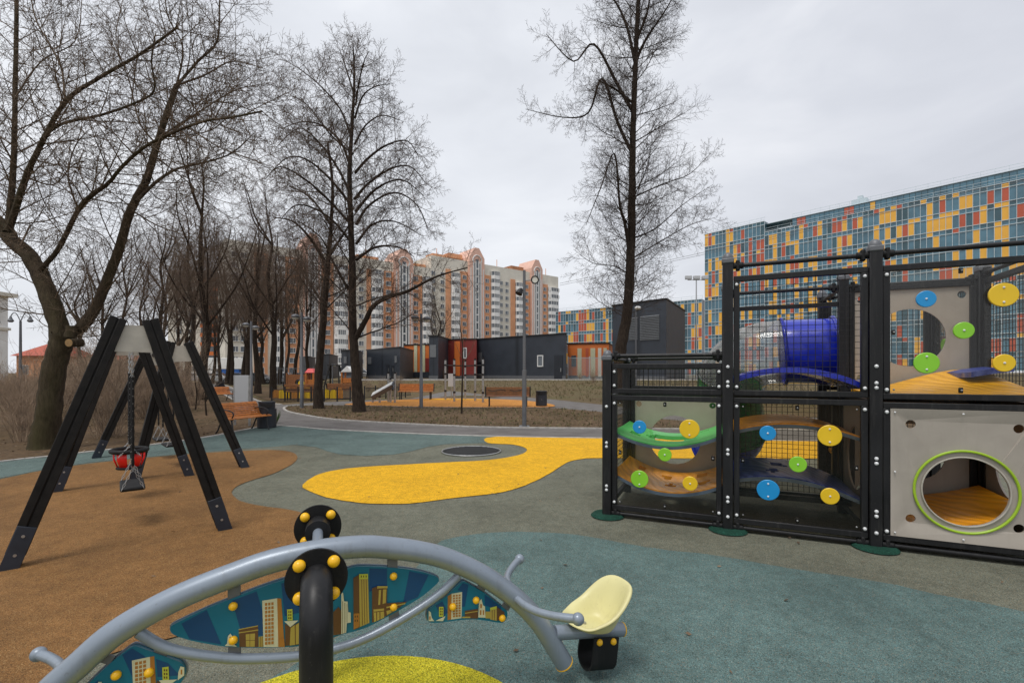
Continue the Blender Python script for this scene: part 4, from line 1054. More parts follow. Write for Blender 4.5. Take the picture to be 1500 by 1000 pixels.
for (p, top) in ((529,LOW-2),(634.5,HIGH-2.5),(648,HIGH-2.5),(734,HIGH-2.5),(742.5,HIGH-2.5),(357,LOW-2),(344,LOW-2)): wincol(p, top, 1.6, .4, None, -.02)
for (p0, p1, top) in ((399,417,LOW-2),(489,509,LOW-2),(543.5,560.5,LOW-2.4),(618.5,632,LOW-2.4),(660.5,673.5,HIGH-2),(719,731.5,HIGH-1.5),(755,765.5,HIGH-2),(802.5,817,HIGH-2)): balcony(p0, p1, top)
for (p0, p1, top) in ((444,470,LOW+1),(576.5,603.5,LOW+1.2),(685.5,707.5,HIGH+1.6),(776.5,792.5,HIGH+1.6)): tower(p0, p1, top)
for p0, p1, t in ((528,560,LOW),(606,630,LOW),(640,662,HIGH),(664,684,HIGH+1.2),(756,774,HIGH+.6)): b = MB(); FA.block(b, FA.at(p0), FA.at(p1), t, t+1.6, -8, -3); b.build('roof_hut', M['brick'], ab)
for p, t in ((650,HIGH),(739,HIGH),(811,HIGH),(545,LOW)): FA.block(b, FA.at(p)-.08, FA.at(p)+.08, t, t+4, -5, -4.8)
b.build('roof_hut', M['brick'], ab, smooth=False)
ZR = math.atan2(FA.d.y, FA.d.x)
def window_proto(w, parent):
    b = MB(); h = 1.5; t = .09
    for (x, z, ww, hh) in ((0, t/2, w, t), (0, h-t/2, w, t), (-w/2+t/2, h/2, t, h-2*t), (w/2-t/2, h/2, t, h-2*t), (w*.12, h/2, t, h-2*t)): b.box((x, 0, z), (ww, .16, hh))
    b.box((0, -.06, -.05), (w+.2, .28, .08))
    return b
wp = {}
winlist.sort(key=lambda q: FA.p(q[0], q[1]).length)
fr_m = {}; gl_m = {}
stuff_f = MB(); stuff_g = MB()
for i, (a, z, w_, out) in enumerate(winlist):
    pos = FA.p(a, z, out+.06)
    if i < 98:
        if w_ not in fr_m:
            b = window_proto(w_, None); o = b.build('window', M['frame'], None, smooth=False); fr_m[w_] = o.data
            g = MB(); g.box((0, .06, .75), (w_-.1, .02, 1.4)); q = g.build('pane', M['glass'], None, smooth=False); gl_m[w_] = q.data
            bpy.data.objects.remove(o); bpy.data.objects.remove(q)
        o = bpy.data.objects.new('window', fr_m[w_]); COL.objects.link(o); o.parent = ab; o.location = pos-ab.location; o.rotation_euler = (0, 0, ZR)
        q = bpy.data.objects.new('pane', gl_m[w_]); COL.objects.link(q); q.parent = o
    else:
        h = 1.5; t = .1
        for (x0, x1, z0, z1) in ((-w_/2, w_/2, 0, t), (-w_/2, w_/2, h-t, h), (-w_/2, -w_/2+t, t, h-t), (w_/2-t, w_/2, t, h-t), (w_*.1-t/2, w_*.1+t/2, t, h-t)):
            FA.block(stuff_f, a+x0, a+x1, z+z0, z+z1, out+.0, out+.12)
        FA.quad(stuff_g, a-w_/2+.05, a+w_/2-.05, z+.05, z+h-.05, out+.05)
stuff_f.m = [0]*len(stuff_f.f); k0 = len(stuff_f.f); b_ = len(stuff_f.v)
stuff_f.v += stuff_g.v; stuff_f.f += [tuple(b_+i for i in f) for f in stuff_g.f]; stuff_f.m += [1]*len(stuff_g.f)
tag(stuff_f.build('far_windows', [M['frame'], M['glass']], ab, smooth=False), kind='stuff')
# ---------------- beige slab with orange loggias behind the bare trees
FB = Face(W(246, 545, 150)*1.0, V((1, .12, 0))); FB.o.z = 0
tb = thing('apartment_tower', (FB.o.x+10, FB.o.y, 0), 'beige apartment slab with a stack of orange loggias, behind the bare trees on the left', 'apartment block')
b = MB(); FB.block(b, 0, FB.at(362), 0, 33.5, -12, 0); b.build('wall', M['conc'], tb)
a0, a1 = FB.at(296), FB.at(320); b = MB(); g = MB()
for k in range(11):
    z = 1+2.9*k; FB.block(b, a0, a1, z, z+1.2, 0, 1.2); FB.block(g, a0+.1, a1-.1, z+1.2, z+2.9, 0, 1.0)
o = b.build('loggia', M['corange'], tb); g.build('loggia_glazing', M['glass'], o)
for px in (262, 280, 334, 348):
    b = MB(); c = FB.at(px)
    for k in range(11): FB.block(b, c-.8, c+.8, 1.9+2.9*k, 3.4+2.9*k, -.1, .05)
    b.build('window_column', M['glass'], tb)
# ---------------- low dark pavilions on the bank
def pavilion(label, px0, px1, pxside, y0, y1, yb, Y, depth, mat='pav', name='pavilion', side=1, feats=()):
    """front from px0 to px1 with roof heights y0..y1; the visible side wall reaches pxside"""
    B = W(px1, yb, Y); A = W(px0, yb, Y*min(1.9, (HOR-y1)/(HOR-y0))); A.z = B.z = TOPZ-.05
    d = (B-A).normalized(); n = V((d.y, -d.x, 0))
    if n.dot(-A) < 0: n = -n
    h0 = EYE-(y0-HOR)/FOC*A.y-TOPZ; h1 = EYE-(y1-HOR)/FOC*B.y-TOPZ
    rt = thing(name, ((A.x+B.x)/2, (A.y+B.y)/2, TOPZ), label, 'pavilion')
    k = (pxside-750)/FOC; c = B if side > 0 else A
    # side wall direction: back along -n until it projects to pxside
    dep = depth; bk = -n
    if pxside is not None and abs(pxside-(px1 if side > 0 else px0)) > 1:
        best = None
        for a in range(-80, 81):
            t = Quaternion(Z3, R(a)) @ (-n); q = c+t*depth
            e = abs(q.x/q.y-k)
            if best is None or e < best[0]: best = (e, t)
        bk = best[1]
    a2, b2 = A+bk*depth, B+bk*depth
    b = MB(); z = [V((0,0,h0)), V((0,0,h1))]
    b.add([A, B, b2, a2, A+z[0], B+z[1], b2+z[1], a2+z[0]], [(0,1,5,4),(1,2,6,5),(2,3,7,6),(3,0,4,7),(4,5,6,7),(3,2,1,0)])
    o = b.build('wall', M[mat], rt, smooth=False, fix=True)
    b = MB()
    for p, q in ((A+z[0], B+z[1]), (B+z[1], b2+z[1]), (a2+z[0], A+z[0])):
        b.bar(p+V((0,0,.03))+n*.01, q+V((0,0,.03))+n*.01, .16, .14)
    b.build('roof_edge', M['black'], rt)
    b = MB(); b.bar(A+n*.03+Z3*.2, B+n*.03+Z3*.2, .05, .5); b.build('plinth', M['lampgrey'], rt)
    F = Face(A, d); F.n = n
    for (kind, p0, p1, yt, yb_) in feats:
        u0, u1 = F.at(p0), F.at(p1); Yc = F.p((u0+u1)/2, 0).y
        z1 = EYE-(yt-HOR)/FOC*Yc; z0 = EYE-(yb_-HOR)/FOC*Yc; z0 -= A.z; z1 -= A.z
        b = MB()
        if kind == 'door': F.block(b, u0, u1, z0, z1, -.05, .06); x = b.build('door', M['pavdk'], rt); bb = MB(); F.block(bb, u1-.2, u1-.12, z0+.9, z0+1.3, .06, .12); bb.build('handle', M['steel'], x)
        elif kind == 'louvre':
            k_ = int((z1-z0)/.16); F.block(b, u0, u1, z0, z1, -.05, .02)
            for i in range(k_): b.box(F.p((u0+u1)/2, z0+(i+.5)*(z1-z0)/k_, .06), (u1-u0, .13, .02), (F.d, (F.n+Z3*-.7).normalized(), F.d.cross((F.n+Z3*-.7).normalized())))
            b.build('louvre', M['louvre'], rt)
        elif kind == 'vent': F.block(b, u0, u1, z0, z1, -.05, .05); b.build('vent_panel', M['louvre'], rt)
        else:
            t = .12
            for (x0, x1, w0, w1) in ((u0,u1,z0,z0+t),(u0,u1,z1-t,z1),(u0,u0+t,z0+t,z1-t),(u1-t,u1,z0+t,z1-t)): F.block(b, x0, x1, w0, w1, -.05, .09)
            x = b.build('window', M['frame'], rt); bb = MB(); F.block(bb, u0+t, u1-t, z0+t, z1-t, 0, .04); bb.build('pane', M['glass'], x)
    return rt, F
pavilion('long dark cassette pavilion right of the salmon wall, with one small white framed window', 697, 829, 831, 496.5, 488, 556, 53, 12, feats=(('window',787.5,796,520,537),('door',812,824,520,556),('vent',701,706,516,530)))
pavilion('dark cassette pavilion with a narrow open door, left of the tall narrow dark one', 537, 586, 606, 512.5, 508, 555, 55, 9, feats=(('door',566,571,534,555),('door',573,577.5,535,555),('vent',539,544,523,533),('vent',578.5,581.5,521,531)))
pavilion('tall narrow dark pavilion with a grey shutter on its left part', 628.5, 642, 664, 492, 491.5, 555, 56, 8, feats=(('vent',630,639,505,523),))
pavilion('narrow dark pavilion half hidden behind the middle bare tree', 500, 518, 531, 513, 512, 555, 58, 8, feats=(('vent',504,508,522,532),))
pavilion('small dark pavilion behind the leaning trunk, left of the middle bare tree', 470, 482, 495, 519, 518.5, 549, 62, 8)
pavilion('smallest dark pavilion, farthest left behind the forked tree', 439, 452, 462, 523, 522, 549, 64, 6)
pavilion('large dark ventilation building with pale louvres behind the tall trunk', 897, 976, 1003, 447, 437, 557, 48, 11, feats=(('louvre',938,966,462,498),('louvre',922,934,465,498)))
# coloured low kindergarten walls between the pavilions
rt, F = pavilion('low maroon and orange pavilion between the tall narrow and the long dark ones', 655, 698, 700, 497, 496, 556, 60, 6, 'cmaroon', 'coloured_pavilion', feats=(('window',679,684,509,525),))
b = MB(); u0, u1 = F.at(666), F.at(674); F.block(b, u0, u1, .4, 4.8, -.05, .08); b.build('orange_panel', M['corange'], rt)
rt, F = pavilion('low orange and cream striped pavilion behind the bench, in the gap of dark ones', 592, 630, 632, 505, 504, 552, 66, 6, 'corange', 'coloured_pavilion')
b = MB()
for p0, p1 in ((607,611.5),(618.5,623)): F.block(b, F.at(p0), F.at(p1), .6, 4.6, -.05, .1)
b.build('cream_panel', M['acream'], rt)
b = MB(); F.block(b, F.at(604), F.at(631), 0, .9, -.05, .15); b.build('base_panel', M['pav'], rt)
b = MB(); F.block(b, F.at(623.5), F.at(630), 1, 2.8, -.05, .06); b.build('maroon_panel', M['cmaroon'], rt)
rt, F = pavilion('orange and beige striped low building behind a pale bar fence', 831, 892, 893, 503, 502, 553, 60, 8, 'corange', 'coloured_pavilion')
for i, (p0, p1, mt) in enumerate(((846,852,'acream'),(858,862,'cred'),(865,872,'acream'),(876,881,'conc'),(884,889,'acream'))):
    b = MB(); F.block(b, F.at(p0), F.at(p1), .3, 3.9, -.05, .07); b.build('stripe_panel', M[mt], rt)
b = MB(); F.block(b, F.at(837), F.at(844), 1.6, 3.0, -.05, .09); b.build('window', M['glass'], rt)
# pale bar fence in front of it, and further right
def bar_fence(label, px0, px1, Y, h, mat='mull', step=.14, z=TOPZ):
    A = W(px0, 545, Y); B = W(px1, 545, Y); A.z = B.z = z; rt = thing('bar_fence', ((A.x+B.x)/2, Y, z), label, 'fence')
    b = MB(); n_ = int((B-A).length/step)
    for i in range(n_+1): p = A+(B-A)*i/n_; b.box(p+Z3*h/2, (.03, .03, h))
    for zz in (.15, h-.1): b.bar(A+Z3*zz, B+Z3*zz, .03, .05)
    b.build('bar_panel', M[mat], rt, smooth=False)
    for i in range(0, n_+1, 18):
        p = A+(B-A)*i/n_; b = MB(); b.box(p+Z3*(h+.1)/2-V((0,.05,0)), (.08, .06, h+.1)); b.build('post', M[mat], rt, smooth=False)
bar_fence('pale bar fence before the orange and beige striped building', 832, 893, 57, 2.6)
bar_fence('pale bar fence at the foot of the chequered block, seen past the ventilation building', 1004, 1130, 60, 2.4)
bar_fence('grey bar fence in front of the parked cars on the left', 396, 470, 52, 2.0, 'lampgrey', .25, 0)
# ---------------- far left: pale house, red roof, lamp
def house(label, px0, px1, ytop, Y, mat, dep, hip=None, name='house'):
    A = W(px0, 545, Y); B = W(px1, 545, Y); A.z = B.z = 0; h = EYE-(ytop-HOR)/FOC*Y
    rt = thing(name, ((A.x+B.x)/2, Y, 0), label, 'house'); L = B.x-A.x
    b = MB(); b.box(((A.x+B.x)/2, Y+dep/2, h/2), (L, dep, h)); b.build('wall', M[mat], rt)
    b = MB()
    if hip:
        x0, x1, y0, y1 = A.x-.6, B.x+.6, Y-.6, Y+dep+.6; m = (y0+y1)/2; q = hip
        b.add([(x0,y0,h),(x1,y0,h),(x1,y1,h),(x0,y1,h),(x0+L*.25,m,h+q),(x1-L*.25,m,h+q)], [(0,1,5,4),(1,2,5),(2,3,4,5),(3,0,4),(3,2,1,0)]); b.build('roof', M['redroof'], rt, smooth=False)
    else:
        b.box(((A.x+B.x)/2, Y+dep/2, h+.3), (L+1.6, dep+1.6, .6)); b.build('cornice', M['conc'], rt); b = MB(); b.box(((A.x+B.x)/2, Y+dep/2, h*.62), (L+.5, dep+.5, .4)); b.build('cornice', M['conc'], rt)
    for k in range(int(L/3.2)):
        for r in range(int(h/3.2)):
            b = MB(); b.box((A.x+1.6+k*3.2, Y-.02, 1.9+r*3.2), (1.2, .12, 1.7)); x = b.build('window', M['frame'], rt); bb = MB(); bb.box((A.x+1.6+k*3.2, Y-.09, 1.9+r*3.2), (1.0, .04, 1.5)); bb.build('pane', M['glass'], x)
    return rt
house('tall pale house with a jutting cornice at the left picture edge', -70, -10, 432, 75, 'white', 2.2)
house('low house with a red hipped roof, left of the mossy trunk', 24, 66, 521, 85, 'brick', 10, 2.4)
house('pale low house half hidden behind the bare shrubs, right of the mossy trunk', 100, 190, 528, 95, 'conc', 10, 2.0)
# ================================================================ BARE TREES
class Tree:
    def __init__(s, seed, maxl=4, nch=(26,9,7,4), ang=(62,48,45,45), ratio=(.0,.42,.42,.42), wob=(.06,.12,.17,.2), trop=(.0,.05,.03,.02), seg=(.5,.32,.16,.11), rmin=.0042, thick=.028, zmin=0):
        s.r = random.Random(seed); s.maxl = maxl; s.nch = nch; s.ang = ang; s.ratio = ratio; s.wob = wob; s.trop = trop; s.seg = seg
        s.rmin = rmin; s.thick = thick; s.tr = MB(); s.a = []; s.b = []; s.ra = []; s.rb = []
    def emit(s, pts, rs):
        if rs[0] > s.thick:
            k = len(pts)
            for i in range(len(pts)):
                if rs[i] < s.thick*.45: k = i+1; break
            n = 12 if rs[0] > .2 else 8 if rs[0] > .08 else 6
            s.tr.tube(pts[:k], rs[:k], n, cap=False)
            pts = pts[k-1:]; rs = rs[k-1:]
        for i in range(len(pts)-1):
            s.a.append(tuple(pts[i])); s.b.append(tuple(pts[i+1])); s.ra.append(rs[i]); s.rb.append(rs[i+1])
    def children(s, pts, rs, lvl, n, t0=.2, t1=1.0, size=None, az=None, L=None):
        """side shoots of level lvl along a finished branch"""
        r = s.r; N_ = len(pts)-1; tot = sum((pts[i+1]-pts[i]).length for i in range(N_)) if L is None else L
        phi = r.uniform(0, 6.28)
        for j in range(n):
            t = t0+(t1-t0)*(j+r.random())/n; x = min(N_-1e-4, t*N_); i = int(x); f = x-i
            p = pts[i].lerp(pts[i+1], f); d = (pts[i+1]-pts[i]).normalized(); rr = rs[i]+(rs[i+1]-rs[i])*f
            phi += 2.4+r.uniform(-.5, .5)
            a = R(s.ang[lvl])*r.uniform(.7, 1.25)
            pv = Quaternion(d, phi) @ d.orthogonal().normalized(); cd = d*math.cos(a)+pv*math.sin(a)
            l = (size(t) if size else tot*s.ratio[lvl]*(1.15-.6*t))*r.uniform(.65, 1.25)
            s.grow(p, cd, l, max(s.rmin, min(rr*.62, l*.0095+.0022)), lvl)
    def grow(s, p, d, L, r0, lvl):
        r = s.r; n = max(3, min(14, int(L/s.seg[lvl]))); pts = [p]; rs = [r0]; st = L/n; w = s.wob[lvl]; tp = s.trop[lvl]
        for i in range(n):
            d = V((d.x+r.uniform(-w, w), d.y+r.uniform(-w, w), d.z+r.uniform(-w, w)+tp)).normalized()
            p = p+d*st; pts.append(p); rs.append(max(s.rmin*.7, r0*(1-.8*(i+1)/n)))
        s.emit(pts, rs)
        if lvl+1 <= s.maxl-1:
            k = s.nch[lvl+1]; k = max(2, int(k*min(1.5, .4+L/(1.2 if lvl == 1 else .5)*.5)))
            s.children(pts, rs, lvl+1, k, .18, 1.0, L=L)
    def guide(s, pts, r0, r1, n=5, flare=0):
        q = smooth_line(pts, n); N_ = len(q); r = s.r
        rs = [r0+(r1-r0)*(i/(N_-1))**.85 for i in range(N_)]
        if flare:
            for i in range(N_):
                h = (q[i]-q[0]).length; rs[i] *= 1+flare*math.exp(-h/.35)
        q = [p+V((r.uniform(-1,1), r.uniform(-1,1), 0))*rs[i]*.07 for i, p in enumerate(q)]
        rs = [x*r.uniform(.975, 1.03) for x in rs]
        s.emit(q, rs); return q, rs
    def finish(s, name, base, label, cat, group=None, bk='bark', tw='twig'):
        root = thing(name, base, label, cat, group)
        s.tr.build('trunk', M[bk], root, ang=80)
        A = np.array(s.a, dtype=np.float32)-np.array(base, dtype=np.float32); B = np.array(s.b, dtype=np.float32)-np.array(base, dtype=np.float32)
        ra = np.array(s.ra, dtype=np.float32)[:, None]; rb = np.array(s.rb, dtype=np.float32)[:, None]; n = len(A)
        D = B-A; D /= np.maximum(1e-6, np.linalg.norm(D, axis=1))[:, None]
        ref = np.where(np.abs(D[:, 2:3]) < .9, np.array([[0,0,1]], dtype=np.float32), np.array([[1,0,0]], dtype=np.float32))
        X = np.cross(D, ref); X /= np.linalg.norm(X, axis=1)[:, None]; Y = np.cross(D, X)
        vs = np.zeros((n, 6, 3), dtype=np.float32)
        for k in range(3):
            a = 2*math.pi*k/3; o = X*math.cos(a)+Y*math.sin(a); vs[:, k] = A+o*ra; vs[:, 3+k] = B+o*rb
        base_i = (np.arange(n)*6)[:, None, None]
        fq = np.array([[0,1,4,3],[1,2,5,4],[2,0,3,5]])[None]+base_i
        me = bpy.data.meshes.new('crown'); me.vertices.add(n*6); me.vertices.foreach_set('co', vs.reshape(-1))
        li = fq.reshape(-1).astype(np.int32); me.loops.add(len(li)); me.loops.foreach_set('vertex_index', li)
        me.polygons.add(n*3); me.polygons.foreach_set('loop_start', (np.arange(n*3)*4).astype(np.int32)); me.polygons.foreach_set('loop_total', np.full(n*3, 4, dtype=np.int32))
        me.update(calc_edges=True); me.materials.append(M[tw]); me.polygons.foreach_set('use_smooth', [True]*(n*3))
        c = bpy.data.objects.new('crown', me); COL.objects.link(c); c.parent = root
        return root
def path3(pts, Y, dy=0.0, dy1=0.0):
    n = len(pts); return [W(x, y, Y+dy+(dy1-dy)*i/max(1, n-1)) for i, (x, y) in enumerate(pts)]
# --- T1: big mossy forked tree, left
b0 = G(64, 658); Y1 = b0.y
t = Tree(7, nch=(0,9,12,9), rmin=.0034, ang=(60,55,50,48), trop=(0,.07,.04,.03))
q, r_ = t.guide([b0-V((0,0,.15))]+path3([(66,640),(72,600),(78,550),(86,515),(92,490)], Y1), .205, .175, flare=.35)
limbs = [([(84,530),(88,492),(76,445),(60,405),(40,372),(18,352),(8,335),(-12,318)], 0, .5, .345, .22),
 ([(10,340),(14,312),(20,240),(22,144),(24,0),(20,-90)], .3, .9, .17, .05),
 ([(14,335),(36,265),(58,216),(96,149),(144,115),(206,79),(260,40)], .2, -1.2, .15, .03),
 ([(60,205),(90,182),(150,168),(200,150),(226,132),(222,90),(228,50)], -.4, -1.0, .075, .02),
 ([(96,149),(90,100),(70,60),(50,20),(40,-60)], -.5, .3, .06, .02),
 ([(58,396),(85,365),(115,307),(135,285),(158,269),(180,243),(211,216),(250,196),(298,178),(340,172),(384,163)], 0, -1.6, .13, .025),
 ([(84,540),(95,500),(118,480),(140,450),(158,408),(176,360),(192,307),(215,262),(230,211),(245,165),(259,125)], 0, .8, .30, .09),
 ([(259,125),(290,90),(318,60),(322,0),(330,-60)], .8, 1.2, .075, .02),
 ([(259,125),(268,70),(245,20),(240,-60)], .8, .2, .06, .02),
 ([(200,295),(225,270),(258,248),(300,238),(340,224),(372,195)], .2, 1.8, .09, .02),
 ([(215,262),(236,205),(258,200),(310,190),(350,158),(395,150)], .5, 1.4, .06, .015),
 ([(-12,318),(-50,250),(-70,150),(-60,20)], .5, .8, .17, .05),
 ([(30,360),(44,330),(50,394),(56,400)][:2], 0, .4, .05, .03),
 ([(170,380),(150,345),(100,330),(60,340)], .2, -1, .03, .01),
 ([(230,211),(205,180),(190,120),(170,60),(180,0)], .6, 1.5, .06, .015),
 ([(22,144),(60,90),(110,60),(120,0)], .6, 1.2, .05, .015),
 ([(192,307),(230,330),(280,350),(330,392)], .2, 1.0, .05, .012),
 ([(259,125),(300,110),(340,90),(385,100)], .8, 0, .06, .015), ([(257,130),(285,152),(330,150),(392,170)], .8, 1.6, .06, .015), ([(243,170),(280,190),(320,215),(385,240)], .7, -.6, .05, .015), ([(234,200),(290,165),(345,132),(395,122)], .6, 1.8, .06, .015), ([(225,228),(270,262),(310,300),(340,320)], .5, 1.5, .045, .012), ([(115,307),(100,260),(110,215),(130,190)], -.5, -1.2, .05, .012), ([(40,260),(80,270),(110,240),(150,236)], .3, 1.4, .05, .012), ([(20,240),(-5,190),(-20,120)], .6, 0, .06, .015), ([(45,240),(62,290),(80,320),(95,350)], 0, .9, .035, .01)]
for pts, a, c, ra_, rb_ in limbs:
    q, r_ = t.guide(path3(pts, Y1, a, c), ra_*(.5 if ra_ > .3 else .40), rb_*.55)
    Lg = sum((q[i+1]-q[i]).length for i in range(len(q)-1))
    t.children(q, r_, 1, max(4, int(Lg*6.5)), .12, 1, size=lambda u: 1.35*(1.1-.45*u))
bt = t
T1 = t.finish('forked_tree', b0, 'big forked bare tree with a mossy trunk and a sawn stub, beside the nearer swings', 'tree', None, 'bark_moss', 'twig2')
b = MB(); c = W(101, 502, Y1-.17); b.cyl(c+V((0,.25,.02)), c+V((0,-.0,0)), .085, 18, 0); o = b.build('sawn_stub', M['bark_moss'], T1)
b = MB(); b.cyl(c+V((0,.002,0)), c+V((0,-.006,0)), .072, 18); b.build('cut_wood', plain('cut_wood', (.30,.18,.07), .8, var=.2, scale=20), o)
b = MB(); b.cyl(W(104, 494, Y1), W(105, 477, Y1), .10, 14, 0, .085); b.build('sawn_stub', M['bark_moss'], T1)
# --- T2: linden in the middle of the island
b2 = G(527, 604); Y2 = b2.y
def linden(seed, base, trunk, r0, rtop, nlimb, size, t0, ang, low=(), tw='twig', bk='bark', nm='bare_tree', label='', grp=None, nch=(0,11,12,10), trop=(0,.045,.02,.01), dens=1.0):
    t = Tree(seed, nch=nch, ang=(ang,46,46,50), trop=trop, rmin=.0046)
    q, r_ = t.guide(trunk, r0, rtop, 5, .45)
    t.ang = (ang, ang, 48, 50); t.children(q, r_, 1, nlimb, t0, 1.0, size=size); 
    for pts, a, c in low:
        q2, r2 = t.guide(pts, a, c); Lg = sum((q2[i+1]-q2[i]).length for i in range(len(q2)-1)); t.ang = (60, 62, 48, 50)
        t.children(q2, r2, 1, max(4, int(Lg*5.5)), .12, 1, size=lambda u: 1.5*(1.1-.5*u))
    return t.finish(nm, base, label, 'tree', grp, bk, tw)
tk = [b2-V((0,0,.2))]+path3([(524,575),(521,540),(517,480),(516,400),(514,330),(512,255),(516,180),(519,115),(517,66)], Y2)
sz2 = lambda u: min(3.7, 4.9*max(0, 1-u)**.62+.3)
low2 = [(path3([(521,495),(535,470),(548,447),(572,434),(596,427),(625,412),(648,402),(685,392)], Y2, 0, -.8), .12, .02)]
rnd = random.Random(14)
for li in ([(1085,690),(1000,600),(930,545),(870,520),(825,560)],[(1090,600),(1050,520),(990,440),(930,400),(860,460)],[(1092,520),(1060,440),(1000,390),(940,380),(880,400)],[(1095,430),(1060,340),(1000,270),(940,220),(890,190)],[(1090,750),(1040,690),(980,650),(920,640),(870,690)],[(1085,900),(1040,820),(1000,740),(930,690)],
  [(1110,700),(1150,640),(1230,600),(1300,640),(1335,720)],[(1105,620),(1150,570),(1220,525),(1280,520),(1325,570)],[(1105,540),(1150,490),(1210,450),(1270,440),(1305,490)],[(1105,450),(1140,390),(1190,360),(1245,375)],[(1105,370),(1130,300),(1170,270),(1215,262)],[(1110,760),(1160,700),(1230,690),(1315,735)],[(1110,810),(1170,770),(1240,770),(1290,800)],[(1108,330),(1120,250),(1135,190),(1150,160)],[(1105,300),(1080,220),(1065,170)],[(1095,640),(1030,560),(960,500),(900,490),(850,530)],[(1108,660),(1170,590),(1250,560),(1320,610)],[(1100,480),(1030,420),(960,330),(910,300)]):
    low2.append((path3([(x/2.127, y/2.127) for x, y in li], Y2, 0, rnd.uniform(-1.8, 1.8)), .058 if li[0][1] > 500 else .042, .011))
linden(21, b2, tk, .23, .02, 34, lambda u: .75*sz2(u), .30, 58, low2, label='tall bare linden in the middle, with one long low branch reaching right', nm='linden_tree')
# --- T3: dark leaning trunk left of it
b3 = G(467, 599); Y3 = b3.y
tk = [b3-V((0,0,.2))]+path3([(466,575),(468,530),(473,480),(477,430),(481,380),(485,330),(487,270),(480,210)], Y3)
low3 = [(path3([(482,375),(505,340),(522,310)], Y3, 0, 1), .07, .015), (path3([(480,390),(455,350),(430,325),(400,318)], Y3, 0, -.7), .08, .015), (path3([(485,330),(455,290),(420,270)], Y3, 0, .9), .06, .015)]
linden(33, b3, tk, .20, .04, 34, lambda u: 2.9*(1.15-.6*u), .42, 62, low3, label='dark trunk leaning slightly right, just left of the tall middle linden', nm='leaning_tree')
# --- T4: very tall tree beyond the climbing frame
Y4 = 23.0; b4 = W(905, 591, Y4); b4.z = tz(b4.x, b4.y)
tk = [b4-V((0,0,.2))]+path3([(907,545),(910,505),(918,465),(922,410),(925,340),(926,270),(927,200),(930,120),(933,40),(937,-50),(935,-110)], Y4)
low4 = [(path3([(923,385),(916,330),(908,300),(900,225),(880,275),(858,330)], Y4, 0, -1.2), .10, .012), (path3([(926,225),(905,180),(882,115),(862,165),(825,172),(770,160)], Y4, 0, .8), .10, .012), (path3([(928,165),(905,125),(870,65),(840,90),(800,50)], Y4, 0, -.8), .10, .012),
  (path3([(928,100),(945,60),(975,15),(1000,-30)], Y4, 0, 1), .09, .012), (path3([(926,150),(900,130),(880,120)], Y4, 0, -1), .07, .03), (path3([(930,90),(915,30),(890,-10),(840,-40)], Y4, 0, .5), .09, .012), (path3([(932,60),(950,10),(955,-60)], Y4, 0, .5), .08, .02), (path3([(922,402),(900,390),(868,385),(840,365)], Y4, 0, -1), .035, .008),
  (path3([(924,350),(960,335),(1000,300),(1045,270)], Y4, 0, .6), .045, .008), (path3([(924,380),(965,355),(1010,330),(1050,318)], Y4, 0, -1.2), .04, .008), (path3([(926,290),(970,270),(1010,255),(1040,225)], Y4, 0, -.5), .04, .008)]
linden(44, b4, tk, .33, .06, 125, lambda u: 2.75*(1.05-.2*u)*(1 if u > .45 else .82), .27, 64, low4, label='very tall bare tree rising out of the picture behind the climbing frame', nm='tall_tree', tw='twig_dark', nch=(0,12,12,9), trop=(0,.05,.03,.015))
# --- generic bare trees of the grove: three kinds, copied
def generic(seed, H_, r0, name, lean=.3, spread=2.4, t0=.33, nl=34, fork=False, gn=(0,8,8,5)):
    rnd = random.Random(seed); bx = V((0,0,0)); pts = [V((0,0,-.2))]; x = y = 0
    for k in range(1, 8):
        x += rnd.uniform(-1, 1)*lean*(.35+k*.13); y += rnd.uniform(-1, 1)*lean*(.35+k*.13); pts.append(V((x, y, H_*k/7)))
    low = []
    for k in range(7):
        i = rnd.choice((2, 3, 3, 4, 5)); p = pts[i]; a = rnd.uniform(0, 6.28); L = rnd.uniform(.18, .32)*H_
        low.append(([p, p+V((math.cos(a)*L*.3+rnd.uniform(-.2,.2), math.sin(a)*L*.3+rnd.uniform(-.2,.2), L*.5)), p+V((math.cos(a)*L*.5, math.sin(a)*L*.5+rnd.uniform(-.3,.3), L*.95)), p+V((math.cos(a)*L*.58+rnd.uniform(-.3,.3), math.sin(a)*L*.6, L*1.4))], r0*.27, .015))
    if fork:
        a = rnd.uniform(0, 6.28); p = pts[2]; low.append(([p, p+V((math.cos(a)*.9, math.sin(a)*.9, 1.8)), p+V((math.cos(a)*1.3, math.sin(a)*1.6, 4)), p+V((math.cos(a)*2.0, math.sin(a)*1.5, H_*.48)), p+V((math.cos(a)*1.7, math.sin(a)*2.0, H_*.66))], r0*.6, .015))
    return linden(seed, bx, pts, r0, .012, nl, lambda u: spread*(1.15-.5*u), t0, 50, low, label='x', nm=name, tw='twig_grove', nch=gn, trop=(0,.07,.03,.02))
kinds = [generic(101, 13.0, .22, 'grove_tree', .35, 2.5, .33, 42), generic(102, 11.5, .18, 'grove_tree', .5, 2.6, .38, 30, True), generic(103, 14, .24, 'grove_tree', .3, 2.4, .3, 46), generic(104, 13, .20, 'grove_tree', .5, 2.5, .3, 38, True, (0,7,6,3)), generic(105, 13.5, .20, 'grove_tree', .45, 2.4, .3, 40, False, (0,7,6,3))]
